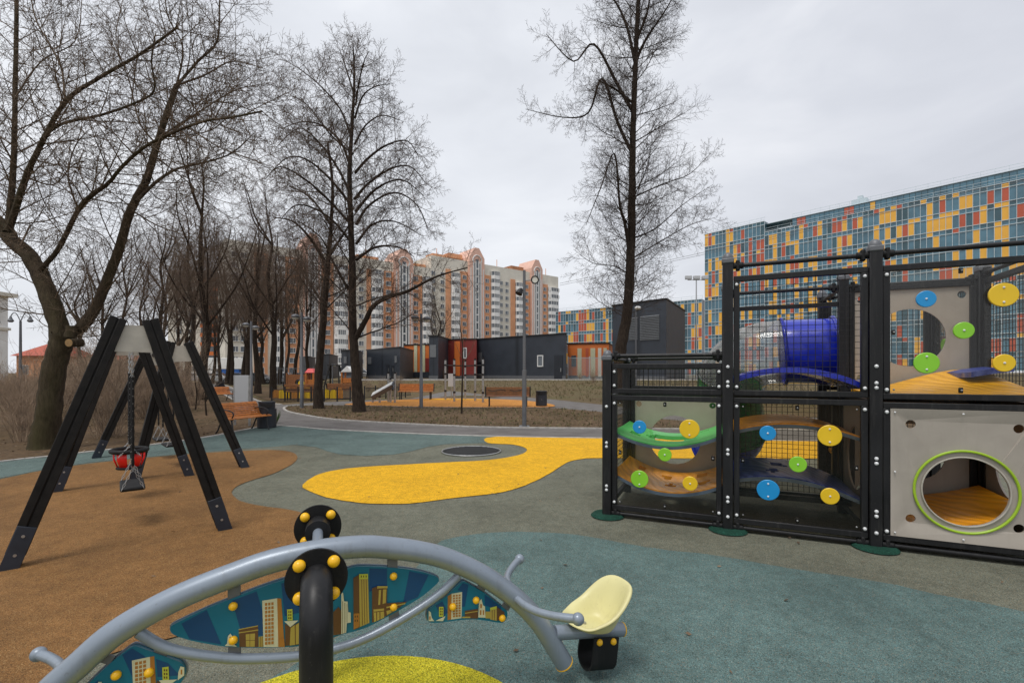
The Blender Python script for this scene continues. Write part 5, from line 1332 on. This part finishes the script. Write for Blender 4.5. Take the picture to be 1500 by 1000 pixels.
grove = [(276,581,0,.95,'bare grove tree left of the farther swing, before the next trunk'),(295,586,2,.98,'stout bare grove tree just behind the farther swing frame'),(324,567,1,1.1,'twin stemmed bare tree left of the grey sign panel'),(339,564,0,1.1,'slim bare tree between the twin stem and the sign panel'),(361,569,2,.9,'bare tree directly behind the grey sign panel'),
 (378,577,0,1.0,'bare tree just right of the sign panel'),(401,583,2,.88,'bare tree with a swollen foot, right of the sign panel by the yellow fence'),(452,572,1,.95,'forked bare tree behind the slatted playhouse'),(232,574,2,.95,'bare tree among the shrubs left of the farther swing'),(205,566,1,1.2,'bare tree far back between the two swing frames'),
 (310,561,0,1.15,'bare tree far along the path, left of the path bend'),(418,563,2,1.05,'bare tree before the parked cars'),(258,565,1,1.3,'bare tree deep in the grove behind the swing beams'),(150,566,0,1.15,'bare tree behind the shrubs right of the mossy trunk'),(354,560,1,1.35,'farthest bare tree beside the blue truck'),(300,558,2,1.4,'bare tree at the far end of the grove'),(386,559.5,0,1.35,'bare tree before the white apartment balconies'),(-60,580,2,1.0,'bare tree at the left edge of the grove'),(640,557.5,1,1.0,'bare tree growing on the bank between pavilions'),(243,560,0,1.45,'bare tree behind the shrubs, left of the nearer grove trunks'),(270,559.5,2,1.4,'bare tree between the two left grove trunks, far back'),(332,560.5,1,1.45,'bare tree behind the twin stemmed one'),(407,560,0,1.5,'bare tree between the bar fence and the swollen footed trunk'),(432,561,1,1.3,'bare tree behind the grey twin headed lamp'),(368,565,0,1.2,'bare tree beside the lamp post behind the sign panel'),(188,562,0,1.4,'bare tree far back, right of the pale low house'),(120,562,2,1.3,'bare tree far back, just right of the mossy trunk'),(470,561,2,1.35,'bare tree far behind the leaning trunk')]
usedk = set()
for i, (px, py, k, sc_, lab) in enumerate(grove):
    if py < 563.5: k = 3+i % 2
    p = G(px, py); p.z = tz(p.x, p.y)
    if p.y > 60: p = V(((px-750)/FOC*60, 60, 0))
    if k not in usedk:
        o = kinds[k]; usedk.add(k); o.location = p; o.scale = (sc_,)*3; o['label'] = lab; o['group'] = 'bare trees of the grove'
    else: o = dup(kinds[k], p, random.Random(i).uniform(0, 6.28), lab, 'bare trees of the grove', sc_)
# saplings
def sapling(seed, base, H_, r, label, name='sapling', tw='twig2'):
    rnd = random.Random(seed); t = Tree(seed, nch=(0,6,4,3), ang=(35,35,40,40), trop=(0,.12,.08,.05), rmin=.003)
    pts = [base-V((0,0,.05))]+[base+V((rnd.uniform(-.06,.06), rnd.uniform(-.06,.06), H_*k/5)) for k in range(1, 6)]
    q, r_ = t.guide(pts, r, .006); t.children(q, r_, 1, 13, .35, 1, size=lambda u: H_*.28*(1.15-.6*u)); return t.finish(name, base, label, 'young tree', None, 'bark', tw)
sapling(5, G(676, 609), 4.1, .04, 'slender young tree standing alone on the soil island')
sapling(6, G(286, 601), 3.2, .03, 'thin young tree left of the slatted bench, farther of two')
sapling(7, G(303, 611), 2.8, .03, 'thin young tree just behind the slatted bench')
b = MB(); c = G(676, 609); b.sph(c+Z3*.0, (.62, .62, .075), 28); tag(b.build('planting_mound', M['soil']), kind='structure')
b = MB(); c = G(303, 611); b.sph(c+Z3*.0, (.8, .8, .06), 28); tag(b.build('planting_mound', M['soil']), kind='structure')
# ================================================================ SHRUBS
def shrub(seed, H_, n):
    t = Tree(seed, maxl=4, nch=(0,0,4,2), ang=(0,0,34,40), trop=(0,.06,.05,.04), wob=(0,.10,.13,.16), rmin=.0042, thick=9, ratio=(0,0,.5,.5)); r = t.r
    for _ in range(n):
        a = r.uniform(0, 6.28); q = r.uniform(0, .35); l = H_*r.uniform(.55, 1.1); o = r.uniform(.05, .55)
        t.grow(V((math.cos(a)*q, math.sin(a)*q, -.05)), V((math.cos(a)*o, math.sin(a)*o, 1)).normalized(), l, r.uniform(.007, .016), 1)
    root = t.finish('bare_shrub', V((0,0,0)), 'x', 'shrub', 'bare shrubs of the thicket', 'bark', 'shrub')
    for c in list(root.children):
        if c.name.startswith('trunk'): bpy.data.objects.remove(c)
        else: c.name = 'stems'
    return root
pro = [shrub(201, 2.3, 44), shrub(202, 2.7, 50), shrub(203, 2.0, 40)]
rnd = random.Random(77); spots = []
P_ = inpoly([G(*p) for p in [(-900,800),(0,672),(60,664),(138,655),(205,640),(262,628),(300,600),(290,572),(262,566),(120,567),(-500,572)]])
while len(spots) < 92:
    x = rnd.uniform(-34, -6); y = rnd.uniform(8, 30)
    px = 750+x/y*700
    if not P_(x, y) or px < -420 or (V((x, y, 0))-b0).length < 1.3: continue
    if px > 205 and y < 13.0: continue
    if any((x-a)**2+(y-c)**2 < .6 for a, c in spots): continue
    spots.append((x, y))
for i, (x, y) in enumerate(spots):
    k = i % 3; s_ = rnd.uniform(.8, 1.15)*(.55 if 750+x/y*700 < 62 else .95 if y > 12 else .8)
    lab = 'bare brown shrub of upright thin stems in the thicket around the mossy trunk'
    if i < 3: o = pro[k]; o.location = (x, y, 0); o.scale = (s_,)*3; o['label'] = lab
    else: dup(pro[k], (x, y, 0), rnd.uniform(0, 6.28), lab, 'bare shrubs of the thicket', s_)
pl_ = shrub(204, 1.5, 40); pl_.location = G(262, 590); pl_['label'] = 'pale drooping bare shrub seen under the farther swing plate'; pl_['group'] = 'single shrubs'
# low scrub hedge behind the court
for i, (px, py) in enumerate([(560,572),(585,572),(608,573),(540,573),(650,563),(690,561),(850,566),(870,570)]):
    p = G(px, py); p.z = tz(p.x, p.y); dup(pro[i % 3], p, i*1.3, 'low bare scrub along the foot of the bank', 'scrub along the bank', .45)
# ================================================================ LAMPS
def pole(b, base, h, r0, r1): b.tube([base, base+Z3*h*.33, base+Z3*(h*.335), base+Z3*h], [r0, r0*.96, r1, r1*.9], 14)
def lamp_globe(label, px, py, h, arms, grp=None):
    p = G(px, py); p.z = tz(p.x, p.y); rt = thing('street_lamp', p, label, 'street lamp', grp); b = MB(); pole(b, p, h, .075, .055); b.build('pole', M['lampgrey'], rt, ang=50)
    b = MB(); b.box(p+Z3*.012, (.24, .24, .024)); b.build('base_plate', M['lampgrey'], rt)
    for s, dz in arms:
        b = MB(); e = p+V((s*.24, -.05, h-.22+dz)); b.tube([p+Z3*(h-.3+dz), e], .02, 8); o = b.build('arm', M['lampgrey'], rt)
        b = MB(); b.sph(e+Z3*.05, (.17, .17, .10), 16); b.build('lamp_shade', M['lampgrey'], o); b = MB(); b.sph(e+Z3*.0, (.14, .14, .085), 16); b.build('lens', M['lens'], o)
    return rt
lamp_globe('grey twin headed lamp post beside the leaning trunk', 442, 598.5, 3.95, ((-1, .0), (1, -.1)))
lamp_globe('grey twin headed lamp post at the middle of the orange court', 617, 598.5, 3.9, ((-1, 0), (1, -.05)))
lamp_globe('grey lamp post behind the sign panel, among the grove', 368, 588, 4.1, ((-1, .0), (1, -.15)))
lamp_globe('thin grey lamp post behind the sloping exercise bench', 487, 566, 2.4, ((1, 0),))
p = G(768, 625.5); rt = thing('street_lamp', p, 'tall grey lamp post with a round disc lamp and a spotlight, nearest on the island', 'street lamp')
h = EYE-(396-HOR)/FOC*p.y; b = MB(); b.tube([p, p+Z3*1.55, p+Z3*1.56, p+Z3*h], [.060, .060, .043, .038], 16); b.build('pole', M['lampgrey'], rt, ang=50)
b = MB(); b.box(p+Z3*.03, (.28, .28, .02)); b.build('base_plate', M['lampgrey'], rt, bevel=.004)
c = W(783.5, 410, p.y-.05); b = MB(); b.cyl(p+Z3*(c.z-.01), c, .014, 8); o = b.build('arm', M['lampgrey'], rt)
b = MB(); b.tube([c+V((.07*0+.095*math.cos(a*math.pi/16), -.03, .10*math.sin(a*math.pi/16))) for a in range(32)], .018, 8, closed=True); b.cyl(c+V((0,.03,0)), c+V((0,.07,0)), .10, 24); b.build('lamp_ring', M['black'], o)
b = MB(); b.cyl(c+V((0,.0,0)), c+V((0,-.03,0)), .09, 24); b.build('lens', M['lens'], o)
c = W(763, 427, p.y-.08); b = MB(); b.tube([c+V((.03,0,.06)), c+V((-.02,-.02,.02)), c+V((-.06,-.05,-.07))], [.05, .075, .10], 18); b.build('spotlight', M['black'], rt)
# floodlight mast, double street lamp, wall lamp
p = W(1020, 556, 55); p.z = TOPZ; rt = thing('floodlight_mast', p, 'slim mast with three white floodlights behind the climbing frame', 'floodlight')
hh = EYE-(410-HOR)/FOC*55-TOPZ; b = MB(); b.tube([p, p+Z3*hh], [.11, .06], 12); b.bar(p+Z3*hh+V((-1,0,0)), p+Z3*hh+V((1,0,0)), .07, .07); b.build('mast', M['steel'], rt)
for s in (-.95, 0, .95): b = MB(); b.box(p+V((s, -.12, hh+.25)), (.75, .3, .42)); b.build('floodlight', M['sign'], rt, bevel=.04)
p = W(30, 545, 40); p.z = 0; rt = thing('street_lamp', p, 'ornate two armed street lamp with hanging heads at the far left, before the red roof', 'street lamp')
hh = EYE-(470-HOR)/FOC*40; b = MB(); b.tube([p, p+Z3*hh], [.12, .08], 12); b.build('pole', M['lampgrey'], rt)
for s in (-1, 1):
    b = MB(); q = [p+V((s*.82*t, 0, hh-.05+.75*math.sin(t*math.pi*.8)-.0)) for t in lerp_list(0, 1, 9)]; b.tube(q, .035, 8); o = b.build('arm', M['lampgrey'], rt); b = MB(); b.tube([q[-1], q[-1]-Z3*.15, q[-1]-Z3*.38, q[-1]-Z3*.5], [.06, .10, .22, .12], 14); b.build('lantern', M['lampgrey'], o)
p = W(931.5, 545, 30); p.z = tz(p.x, 30); rt = thing('street_lamp', p, 'thin pole with one white dome lamp, right of the tall trunk', 'street lamp')
hh = EYE-(451-HOR)/FOC*30-p.z; b = MB(); b.tube([p, p+Z3*hh], [.06, .04], 10); b.build('pole', M['lampgrey'], rt); b = MB(); b.sph(p+Z3*hh+V((.12,0,0)), (.2, .2, .12), 14); b.build('lamp_shade', M['white'], rt)
# ================================================================ BENCHES, BINS, SIGN
def bench_curved(label, c, dr):
    """slatted park bench with a curved back; dr is where the sitter looks"""
    d = V(dr).normalized(); a = V((-d.y, d.x, 0)); rt = thing('slatted_bench', c, label, 'bench'); rt.scale = (.84,)*3; c = V(c); L = 1.5
    prof = [(.30,.435),(.24,.45),(.17,.452),(.10,.448),(.03,.442),(-.04,.438),(-.10,.45),(-.15,.50),(-.18,.56),(-.205,.62),(-.225,.68),(-.245,.74),(-.27,.795),(-.31,.835)]
    s = MB(); k = MB()
    for i, (x, z) in enumerate(prof):
        j = min(i+1, len(prof)-1); h = max(0, i-1); t_ = V((prof[j][0]-prof[h][0], 0, prof[j][1]-prof[h][1])).normalized(); tt = d*t_.x+Z3*t_.z; nn = a.cross(tt)
        (s if i < 6 else k).box(c+d*x+Z3*z, (L, .052, .028), (a, tt, nn))
    s.build('seat', M['wood'], rt, bevel=.005); k.build('backrest', M['wood'], rt, bevel=.005)
    for sg in (-1, 1):
        o_ = c+a*(sg*(L/2-.14)); b = MB()
        b.tube([o_+d*x+Z3*(z-.03) for x, z in prof], .018, 8)
        b.tube(smooth_line([o_+d*.24+Z3*.42, o_+d*.27+Z3*.25, o_+d*.30+Z3*.1, o_+d*.36+Z3*.0], 4), .022, 8); b.tube(smooth_line([o_-d*.10+Z3*.42, o_-d*.2+Z3*.25, o_-d*.27+Z3*.1, o_-d*.36+Z3*.0], 4), .022, 8)
        b.tube(smooth_line([o_-d*.22+Z3*.66, o_-d*.05+Z3*.68, o_+d*.15+Z3*.665, o_+d*.28+Z3*.62, o_+d*.31+Z3*.54, o_+d*.24+Z3*.43], 5), .018, 8)
        b.build('leg_frame', M['iron'], rt)
    return rt
bench_curved('orange slatted park bench by the kerb, with black iron armrests', (-6.72, 11.95, .016), (.95, -.32, 0))
q = G(322, 588); bench_curved('farther slatted park bench with scrolled iron legs, left of the sign panel', (q.x, q.y, .02), (.9, -.45, 0))
def bench_flat(label, px, py, w_, face, mat, grp=None, pattern=False):
    p = G(px, py); d = V((0, -1, 0)) if face else V((0, 1, 0)); rt = thing('board_bench', p+Z3*.03, label, 'bench', grp); c = p+Z3*.03
    b = MB()
    for k in range(4): b.box(c+d*(.06+.105*k)+Z3*.44, (w_, .095, .035))
    b.build('seat', M[mat], rt, bevel=.005); b = MB()
    for k in range(4): b.box(c-d*(.02+.02*k)+Z3*(.52+.092*k), (w_, .03, .082))
    if pattern:
        for sx in (-.25, .25):
            b.tube([c-d*.085+V((w_*sx+w_*.2*math.sin(t), 0, .70+.03*math.sin(3*t))) for t in lerp_list(-1.4, 1.4, 16)], .012, 6, 1)
    b.build('backrest', [M[mat], M['iron']], rt, bevel=.004)
    for s in (-1, 1):
        for q_ in (.03, .40): b = MB(); b.box(c+V((s*(w_/2-.12), 0, .21))+d*q_, (.05, .06, .42)); b.build('leg', M['iron'], rt)
        b = MB(); b.bar(c+V((s*(w_/2+.02), 0, .42))-d*.0, c+V((s*(w_/2+.02), 0, .86))-d*.1, .05, .05); b.build('back_post', M['iron'], rt)
bench_flat('orange board bench facing the viewer at the back of the court', 610, 585.5, 1.85, True, 'wood')
bench_flat('board bench seen from behind, just left of the tall lamp post', 744, 596.5, 1.85, False, 'wood2', None, True)
bench_flat('brown board bench behind the middle linden, nearest the low fence', 503, 584, 1.8, False, 'wood2', 'benches along the small playground')
bench_flat('brown board bench left of the leaning trunk, before the playhouse', 441, 587, 1.7, False, 'wood2', 'benches along the small playground')
def bin_(label, p, r, h, square=False, hood=True):
    rt = thing('litter_bin', p, label, 'litter bin'); b = MB(); b.tube([p, p+Z3*.02, p+Z3*h*.72, p+Z3*(h*.725)], [r*.9, r, r, r*.96], 28); b.build('body', M['bin'], rt, ang=40)
    if hood:
        b = MB(); b.tube([p+Z3*h*.72, p+Z3*h*.985], [r*.86, r*.86], 28); b.tube([p+Z3*h*.95, p+Z3*h], [r*.9, r*.9], 28); b.build('hood', M['bin'], rt, ang=40); b = MB(); b.box(p+V((r*.28, -r*.62, h*.86)), (r*1.1, r*.6, h*.13)); b.build('opening', M['tyre'], rt)
    else: b = MB(); b.tube([p+Z3*h*.72, p+Z3*h], [r*.98, r*1.0], 28); b.build('rim', M['black'], rt)
    b = MB(); b.sph(p+V((.0, -r*.99, h*.45)), (.012, .012, .012), 8); b.build('lock', M['steel'], rt)
q = G(391, 627); bin_('dark round litter bin with a hood, at the right end of the slatted bench', q+Z3*.016, .235, .70)
q = G(793, 595.5); bin_('black round litter bin at the right end of the orange court', q+Z3*.03, .245, .66, hood=False)
q = G(322, 578); bin_('dark litter bin behind the farther slatted bench', q+Z3*.02, .3, .85)
b = MB(); q = G(405, 620)
rnd = random.Random(4)
for _ in range(70):
    a = rnd.uniform(0, 6.28); l = rnd.uniform(.15, .42); t_ = q+V((math.cos(a)*l*.5, math.sin(a)*l*.5, l)); sd_ = V((-math.sin(a), math.cos(a), 0))*.014; b.add([q-sd_, q+sd_, t_], [(0,1,2)])
tag(b.build('grass_clump', M['leafgreen'], smooth=False), 'small green clump of grass beside the round bin at the path corner', 'grass clump')
# sign panel
A = G(343.5, 605); B = G(366, 606.5); A = V((W(343.5,545,11.9).x, 14.0*.0+12.9, 0)); A = W(344, 545, 13.4); B = W(365.5, 545, 13.2); A.z = B.z = 0
zt, zb = EYE-(549.5-HOR)/FOC*13.3, EYE-(600-HOR)/FOC*13.3
rt = thing('sign_panel', ((A.x+B.x)/2, 13.3, 0), 'blank pale grey upright sign panel on two thin legs behind the slatted bench', 'sign')
d = (B-A).normalized(); n_ = V((-d.y, d.x, 0)); b = MB(); b.box((A+B)/2+Z3*(zt+zb)/2, ((B-A).length, .05, zt-zb), (d, n_, Z3)); b.build('board', M['sign'], rt, bevel=.006)
for p in (A-d*.0, B+d*.0): b = MB(); b.box(p+Z3*zt*.5, (.03, .06, zt), (d, n_, Z3)); b.build('leg', M['steel'], rt)
# ================================================================ WORKOUT COURT
wk = thing('pull_up_frame', G(682, 588), 'grey pull-up frame of five posts with black caps and bars on the orange court', 'exercise frame')
wps = [(652.5,586,527),(665.5,589,527),(681.5,585.5,529),(696,588,527),(707.5,590,526)]
tops_ = []
for (px, py, yt) in wps:
    p = G(px, py)+Z3*.036; h = EYE-(yt-HOR)/FOC*p.y; b = MB(); b.cyl(p, V((p.x, p.y, h)), .055, 14); o = b.build('post', M['steel'], wk, ang=50); b = MB(); b.cyl(V((p.x, p.y, h-.02)), V((p.x, p.y, h+.06)), .06, 14); b.build('post_cap', M['black'], o)
    for z in (h-.28, h-.75, .5): b = MB(); b.cyl(V((p.x, p.y, z-.05)), V((p.x, p.y, z+.05)), .066, 14); b.build('clamp', M['black'], o)
    tops_.append(V((p.x, p.y, h)))
for i, j, dz in ((0,1,.28),(1,3,.28),(0,2,.28),(2,4,.28),(3,4,.28),(3,4,.75),(2,3,.75)):
    b = MB(); b.cyl(tops_[i]-Z3*dz, tops_[j]-Z3*dz, .018, 10); b.build('bar', M['black'], wk)
p = G(661, 585); rt = thing('notice_board', p, 'small pale notice board on a post beside the pull-up frame', 'notice board')
b = MB(); z1 = EYE-(547-HOR)/FOC*p.y; z0 = EYE-(566-HOR)/FOC*p.y; b.box(p+Z3*(z0+z1)/2, (.34, .04, z1-z0)); b.build('board', M['sign'], rt); b = MB(); b.cyl(p+V((0,.04,0)), p+V((0,.04,z1)), .025, 8); b.build('post', M['steel'], rt)
A, B = G(546, 590.3), G(577, 591); rt = thing('incline_bench', A.lerp(B, .5), 'grey sloping exercise bench with three posts, at the left end of the court', 'exercise bench')
lo = A+Z3*.33; hi = V((W(576, 545, B.y).x, B.y+.1, EYE-(563-HOR)/FOC*B.y)); dn = (hi-lo).normalized(); sd_ = dn.cross(Z3).normalized(); nn = (sd_.cross(dn)+V((0,-.55,0))).normalized(); sd_ = dn.cross(nn).normalized()
b = MB(); b.box((lo+hi)/2, ((hi-lo).length, .40, .20), (dn, sd_, nn)); b.build('slope_board', M['lampgrey'], rt, bevel=.01)
b = MB(); b.box((lo+hi)/2+nn*.105, ((hi-lo).length*.96, .34, .03), (dn, sd_, nn)); b.build('pad', M['frame'], rt, bevel=.004)
for p, h in ((A, .3), (A.lerp(B, .33), .3), (A.lerp(B, .72)+V((0,.5,0)), 1.15), (B+V((0,.2,0)), 1.45), (B+V((-.5,.9,0)), 1.45)):
    b = MB(); b.cyl(p+Z3*.03, p+Z3*h, .05, 12); b.cyl(p+Z3*(h-.02), p+Z3*(h+.06), .055, 12, 1); b.build('post', [M['steel'], M['black']], rt)
b = MB(); b.cyl(hi+sd_*.35+Z3*.1, hi-sd_*.35+Z3*.1, .03, 10); b.cyl(hi+sd_*.3-Z3*.12, hi-sd_*.3-Z3*.12, .05, 10); b.build('foot_roller', M['shoe'], rt)
# ================================================================ SMALL PLAYGROUND BEYOND
def playhouse(label, px, py, ytop, w_, roof, mat, Y=None, zr=.6):
    p = G(px, py); rt = thing('playhouse', p, label, 'playhouse'); h = EYE-(ytop-HOR)/FOC*p.y
    for sx in (-1, 1):
        for sy in (-1, 1): b = MB(); b.box(p+V((sx*w_/2, sy*w_/2, h/2)), (.11, .11, h)); b.build('post', M[mat], rt)
    b = MB(); b.box(p+Z3*h*.45, (w_, w_, .06)); b.build('platform', M[mat], rt); b = MB(); b.box(p+V((0,-w_/2+.02,h*.58)), (w_*.92, .04, h*.22)); b.box(p+V((-w_/2+.02,0,h*.58)), (.04, w_*.92, h*.22)); b.build('side_panel', M[mat], rt)
    b = MB(); e = w_/2+.09; q = p+Z3*h
    if roof == 'pinkred': b.add([q+V((-e,-e,0)), q+V((e,-e,0)), q+V((e,e,0)), q+V((-e,e,0)), q+V((-e*.5,-e*.5,zr)), q+V((e*.5,-e*.5,zr)), q+V((e*.5,e*.5,zr)), q+V((-e*.5,e*.5,zr))], [(0,1,5,4),(1,2,6,5),(2,3,7,6),(3,0,4,7),(4,5,6,7),(3,2,1,0)])
    else: b.add([q+V((-e,-e,0)), q+V((e,-e,0)), q+V((e,e,0)), q+V((-e,e,0)), q+V((0,-e,zr)), q+V((0,e,zr))], [(0,1,4),(2,3,5),(1,2,5,4),(3,0,4,5),(3,2,1,0)])
    b.build('roof', M[roof], rt, smooth=False, bevel=.03)
playhouse('slatted wooden playhouse with a pinkish red roof, left of the leaning trunk', 456, 577, 546, .5, 'pinkred', 'wood', None, .30)
playhouse('wooden playhouse with a white gabled roof, peeping from behind the middle linden', 511, 572, 545, .85, 'white', 'wood', None, .5)
p = G(437, 577); rt = thing('play_wall', p, 'brown wooden play wall with a climbing hole, left of the red roofed playhouse', 'play wall')
b = MB(); b.holed([[p+V((-.75,0,.1)), p+V((.75,0,.1)), p+V((.75,0,1.35)), p+V((-.75,0,1.35))], circ(p+Z3*.78, .24, V((1,0,0)), 20)], V((0,.06,0))); b.build('panel', M['wood2'], rt)
for s in (-1, 1): b = MB(); b.box(p+V((s*.8, .03, .72)), (.1, .1, 1.44)); b.build('post', M['wood2'], rt)
# small black swing far off
A = G(490, 567); rt = thing('swing_set', A, 'small far black swing set behind the low fence, left of the middle linden', 'swing set'); hz = EYE-(524-HOR)/FOC*A.y*.92
for sx in (-1, 1):
    for sy in (-1, 1): b = MB(); b.bar(A+V((sx*.75+sy*.0, sy*.8, 0)), A+V((sx*.42, sy*.08, 2.25)), .12, .12); b.build('leg', M['timber'], rt)
b = MB(); b.cyl(A+V((-.7,0,2.2)), A+V((.7,0,2.2)), .06, 10); b.build('beam', M['timber'], rt)
# low railing with rounded yellow boards behind it
def low_fence(label, p0, p1, n):
    A, B = G(*p0), G(*p1); rt = thing('low_fence', (A+B)/2, label, 'fence'); b = MB()
    for z in (.12, .62): b.bar(A+Z3*z, B+Z3*z, .03, .03)
    for i in range(n): q_ = A+(B-A)*(i+.5)/n; b.tube([q_+Z3*.1, q_+Z3*.66], .012, 5)
    b.build('rails', M['iron'], rt)
    for i in range(0, n+1, 10): q_ = A+(B-A)*i/n; b = MB(); b.box(q_+Z3*.38, (.06, .06, .76)); b.build('post', M['iron'], rt)
low_fence('low black railing around the small playground, left of the middle linden', (398,588.5), (513,588.0), 60)
low_fence('low grey railing right of the middle linden, behind the exercise bench', (534,585.5), (602,581.5), 46)
rnd = random.Random(31)
for i, px in enumerate((404,412,421,431,441,450,462,478,488,497)):
    p = G(px, 584.5+rnd.uniform(-.6,.3)); h = rnd.uniform(.5, .72) if i != 4 else 1.05; w_ = rnd.uniform(.28, .4)
    rt_ = MB(); pts = [p+V((-w_/2,0,.05)), p+V((w_/2,0,.05)), p+V((w_/2,0,h-w_/2))]+[p+V((w_/2*math.cos(a*math.pi/8),0,h-w_/2+w_/2*math.sin(a*math.pi/8))) for a in range(1,8)]+[p+V((-w_/2,0,h-w_/2))]
    rt_.holed([pts], V((0,.05,0))); tag(rt_.build('yellow_board', M['dyellow' if i % 3 else 'court']), 'rounded yellow play board behind the low black railing', 'play board', 'yellow play boards')
# football goal frame, white, behind the pull-up frame
p = G(748, 574); p.z = tz(p.x, p.y)
# ================================================================ VEHICLES
def car(paint, label, loc, rz):
    rt = thing('parked_car', loc, label, 'car', 'cars parked beyond the grove', 0); rt.rotation_euler = (0,0,0)
    o = V(loc); L = 4.3
    def prism(pts, w0, w1, nm, mt, par, bv=.05):
        b = MB(); n_ = len(pts); vs = [o+V((x, -w0/2 if z < 1.0 else -w1/2, z)) for x, z in pts]+[o+V((x, w0/2 if z < 1.0 else w1/2, z)) for x, z in pts]
        b.add(vs, [tuple(range(n_))[::-1], tuple(range(n_, 2*n_))]+[(i, (i+1) % n_, n_+(i+1) % n_, n_+i) for i in range(n_)]); return b.build(nm, mt, par, bevel=bv, fix=True)
    prism([(-2.1,.28),(2.1,.28),(2.15,.55),(2.05,.78),(1.25,.93),(-1.9,.98),(-2.12,.85),(-2.15,.5)], 1.72, 1.6, 'body', paint, rt)
    cb = prism([(1.2,.92),(.55,1.42),(-.95,1.47),(-1.75,.95)], 1.6, 1.2, 'cabin', paint, rt, .04)
    for s in (-1, 1):
        b = MB(); y0, y1 = s*.80, s*.66
        q_ = [o+V((.95,y0,.98)), o+V((.48,y1-s*.03,1.36)), o+V((-.88,y1-s*.03,1.40)), o+V((-1.42,y0,1.0))]; 
        if s > 0: q_.reverse()
        b.add([p+V((0,s*.03,0)) for p in q_], [(0,1,2,3)]); b.build('side_window', M['carglass'], rt)
        for x in (-1.3, 1.35):
            b = MB(); b.cyl(o+V((x,s*.70,.32)), o+V((x,s*.87,.32)), .32, 18); w_ = b.build('wheel', M['tyre'], rt); b = MB(); b.cyl(o+V((x,s*.865,.32)), o+V((x,s*.885,.32)), .19, 12); b.build('rim', M['steel'], w_)
        b = MB(); b.box(o+V((2.1,s*.62,.68)), (.08,.3,.14)); b.build('headlight', M['lens'], rt); b = MB(); b.box(o+V((-2.12,s*.66,.75)), (.06,.22,.16)); b.build('tail_light', M['red'], rt)
    for x0, z0, x1, z1 in ((1.19,.95,.60,1.40),(-1.72,1.0,-1.0,1.45)):
        b = MB(); e_ = .03 if x0 > 0 else -.03; b.add([o+V((x0+e_,-.72,z0+.02)), o+V((x0+e_,.72,z0+.02)), o+V((x1+e_,.56,z1)), o+V((x1+e_,-.56,z1))], [(0,1,2,3)]); b.build('windscreen' if x0 > 0 else 'rear_window', M['carglass'], rt)
    rt.rotation_euler = (0, 0, rz); return rt
paints = {n: plain('car_'+n, c, .25, .3, .04, coat=.6) for n, c in dict(silver=(.42,.43,.45), white=(.62,.62,.61), black=(.015,.016,.018), blue=(.03,.06,.16), grey=(.10,.11,.12)).items()}
for i, (px, Y, cn, lab) in enumerate(((411,62,'silver','silver car parked just right of the swollen footed trunk'),(432,64,'grey','dark grey car parked right of the silver one'),(452,66,'black','black car parked behind the red roofed playhouse'),(318,66,'white','white car parked behind the grove, left of the blue truck'),(288,68,'silver','pale car parked farthest left behind the grove'),(352,70,'blue','dark blue car parked behind the sign panel'),(372,66,'grey','grey car parked between two grove trunks'),(529,70,'white','white car parked behind the middle linden'))):
    p = W(px, 545, Y); car(paints[cn], lab, V((p.x, p.y, tz(p.x, p.y))), (.0 if i % 2 else math.pi)+R(12))
p = W(341, 545, 78); p.z = 0; rt = thing('box_truck', p, 'blue and white box truck standing beyond the grove', 'truck')
b = MB(); b.box(p+V((0,0,1.35)), (3.3,2.2,1.3)); b.build('blue_body', plain('truck_blue', (.015,.10,.36), .4), rt, bevel=.05); b = MB(); b.box(p+V((-1.2,0,2.9)), (7.2,2.3,1.8)); b.build('white_box', M['white'], rt, bevel=.05)
b = MB(); b.box(p+V((-3.4,0,1.4)), (2.6,2.1,1.0)); b.build('cab', M['white'], rt, bevel=.1)
for x in (-3.8, -.8, 1.2):
    for s in (-1, 1): b = MB(); b.cyl(p+V((x,s*.8,.45)), p+V((x,s*1.08,.45)), .45, 16); b.build('wheel', M['tyre'], rt)
# ================================================================ OVERHEAD CABLES
for dz, lab in ((0, 'upper thin overhead cable crossing in front of the chequered office block'), (3, 'lower thin overhead cable crossing in front of the chequered office block')):
    A, B = W(820, 415+dz, 95), W(1640, 229+dz, 55); b = MB(); b.tube([A.lerp(B, t_)-Z3*(1.2*4*t_*(1-t_)*.25) for t_ in lerp_list(0, 1, 24)], .03, 5); tag(b.build('overhead_cable', M['cable']), lab, 'cable')
print('objects', len(bpy.data.objects), 'verts', sum(len(m.vertices) for m in bpy.data.meshes))
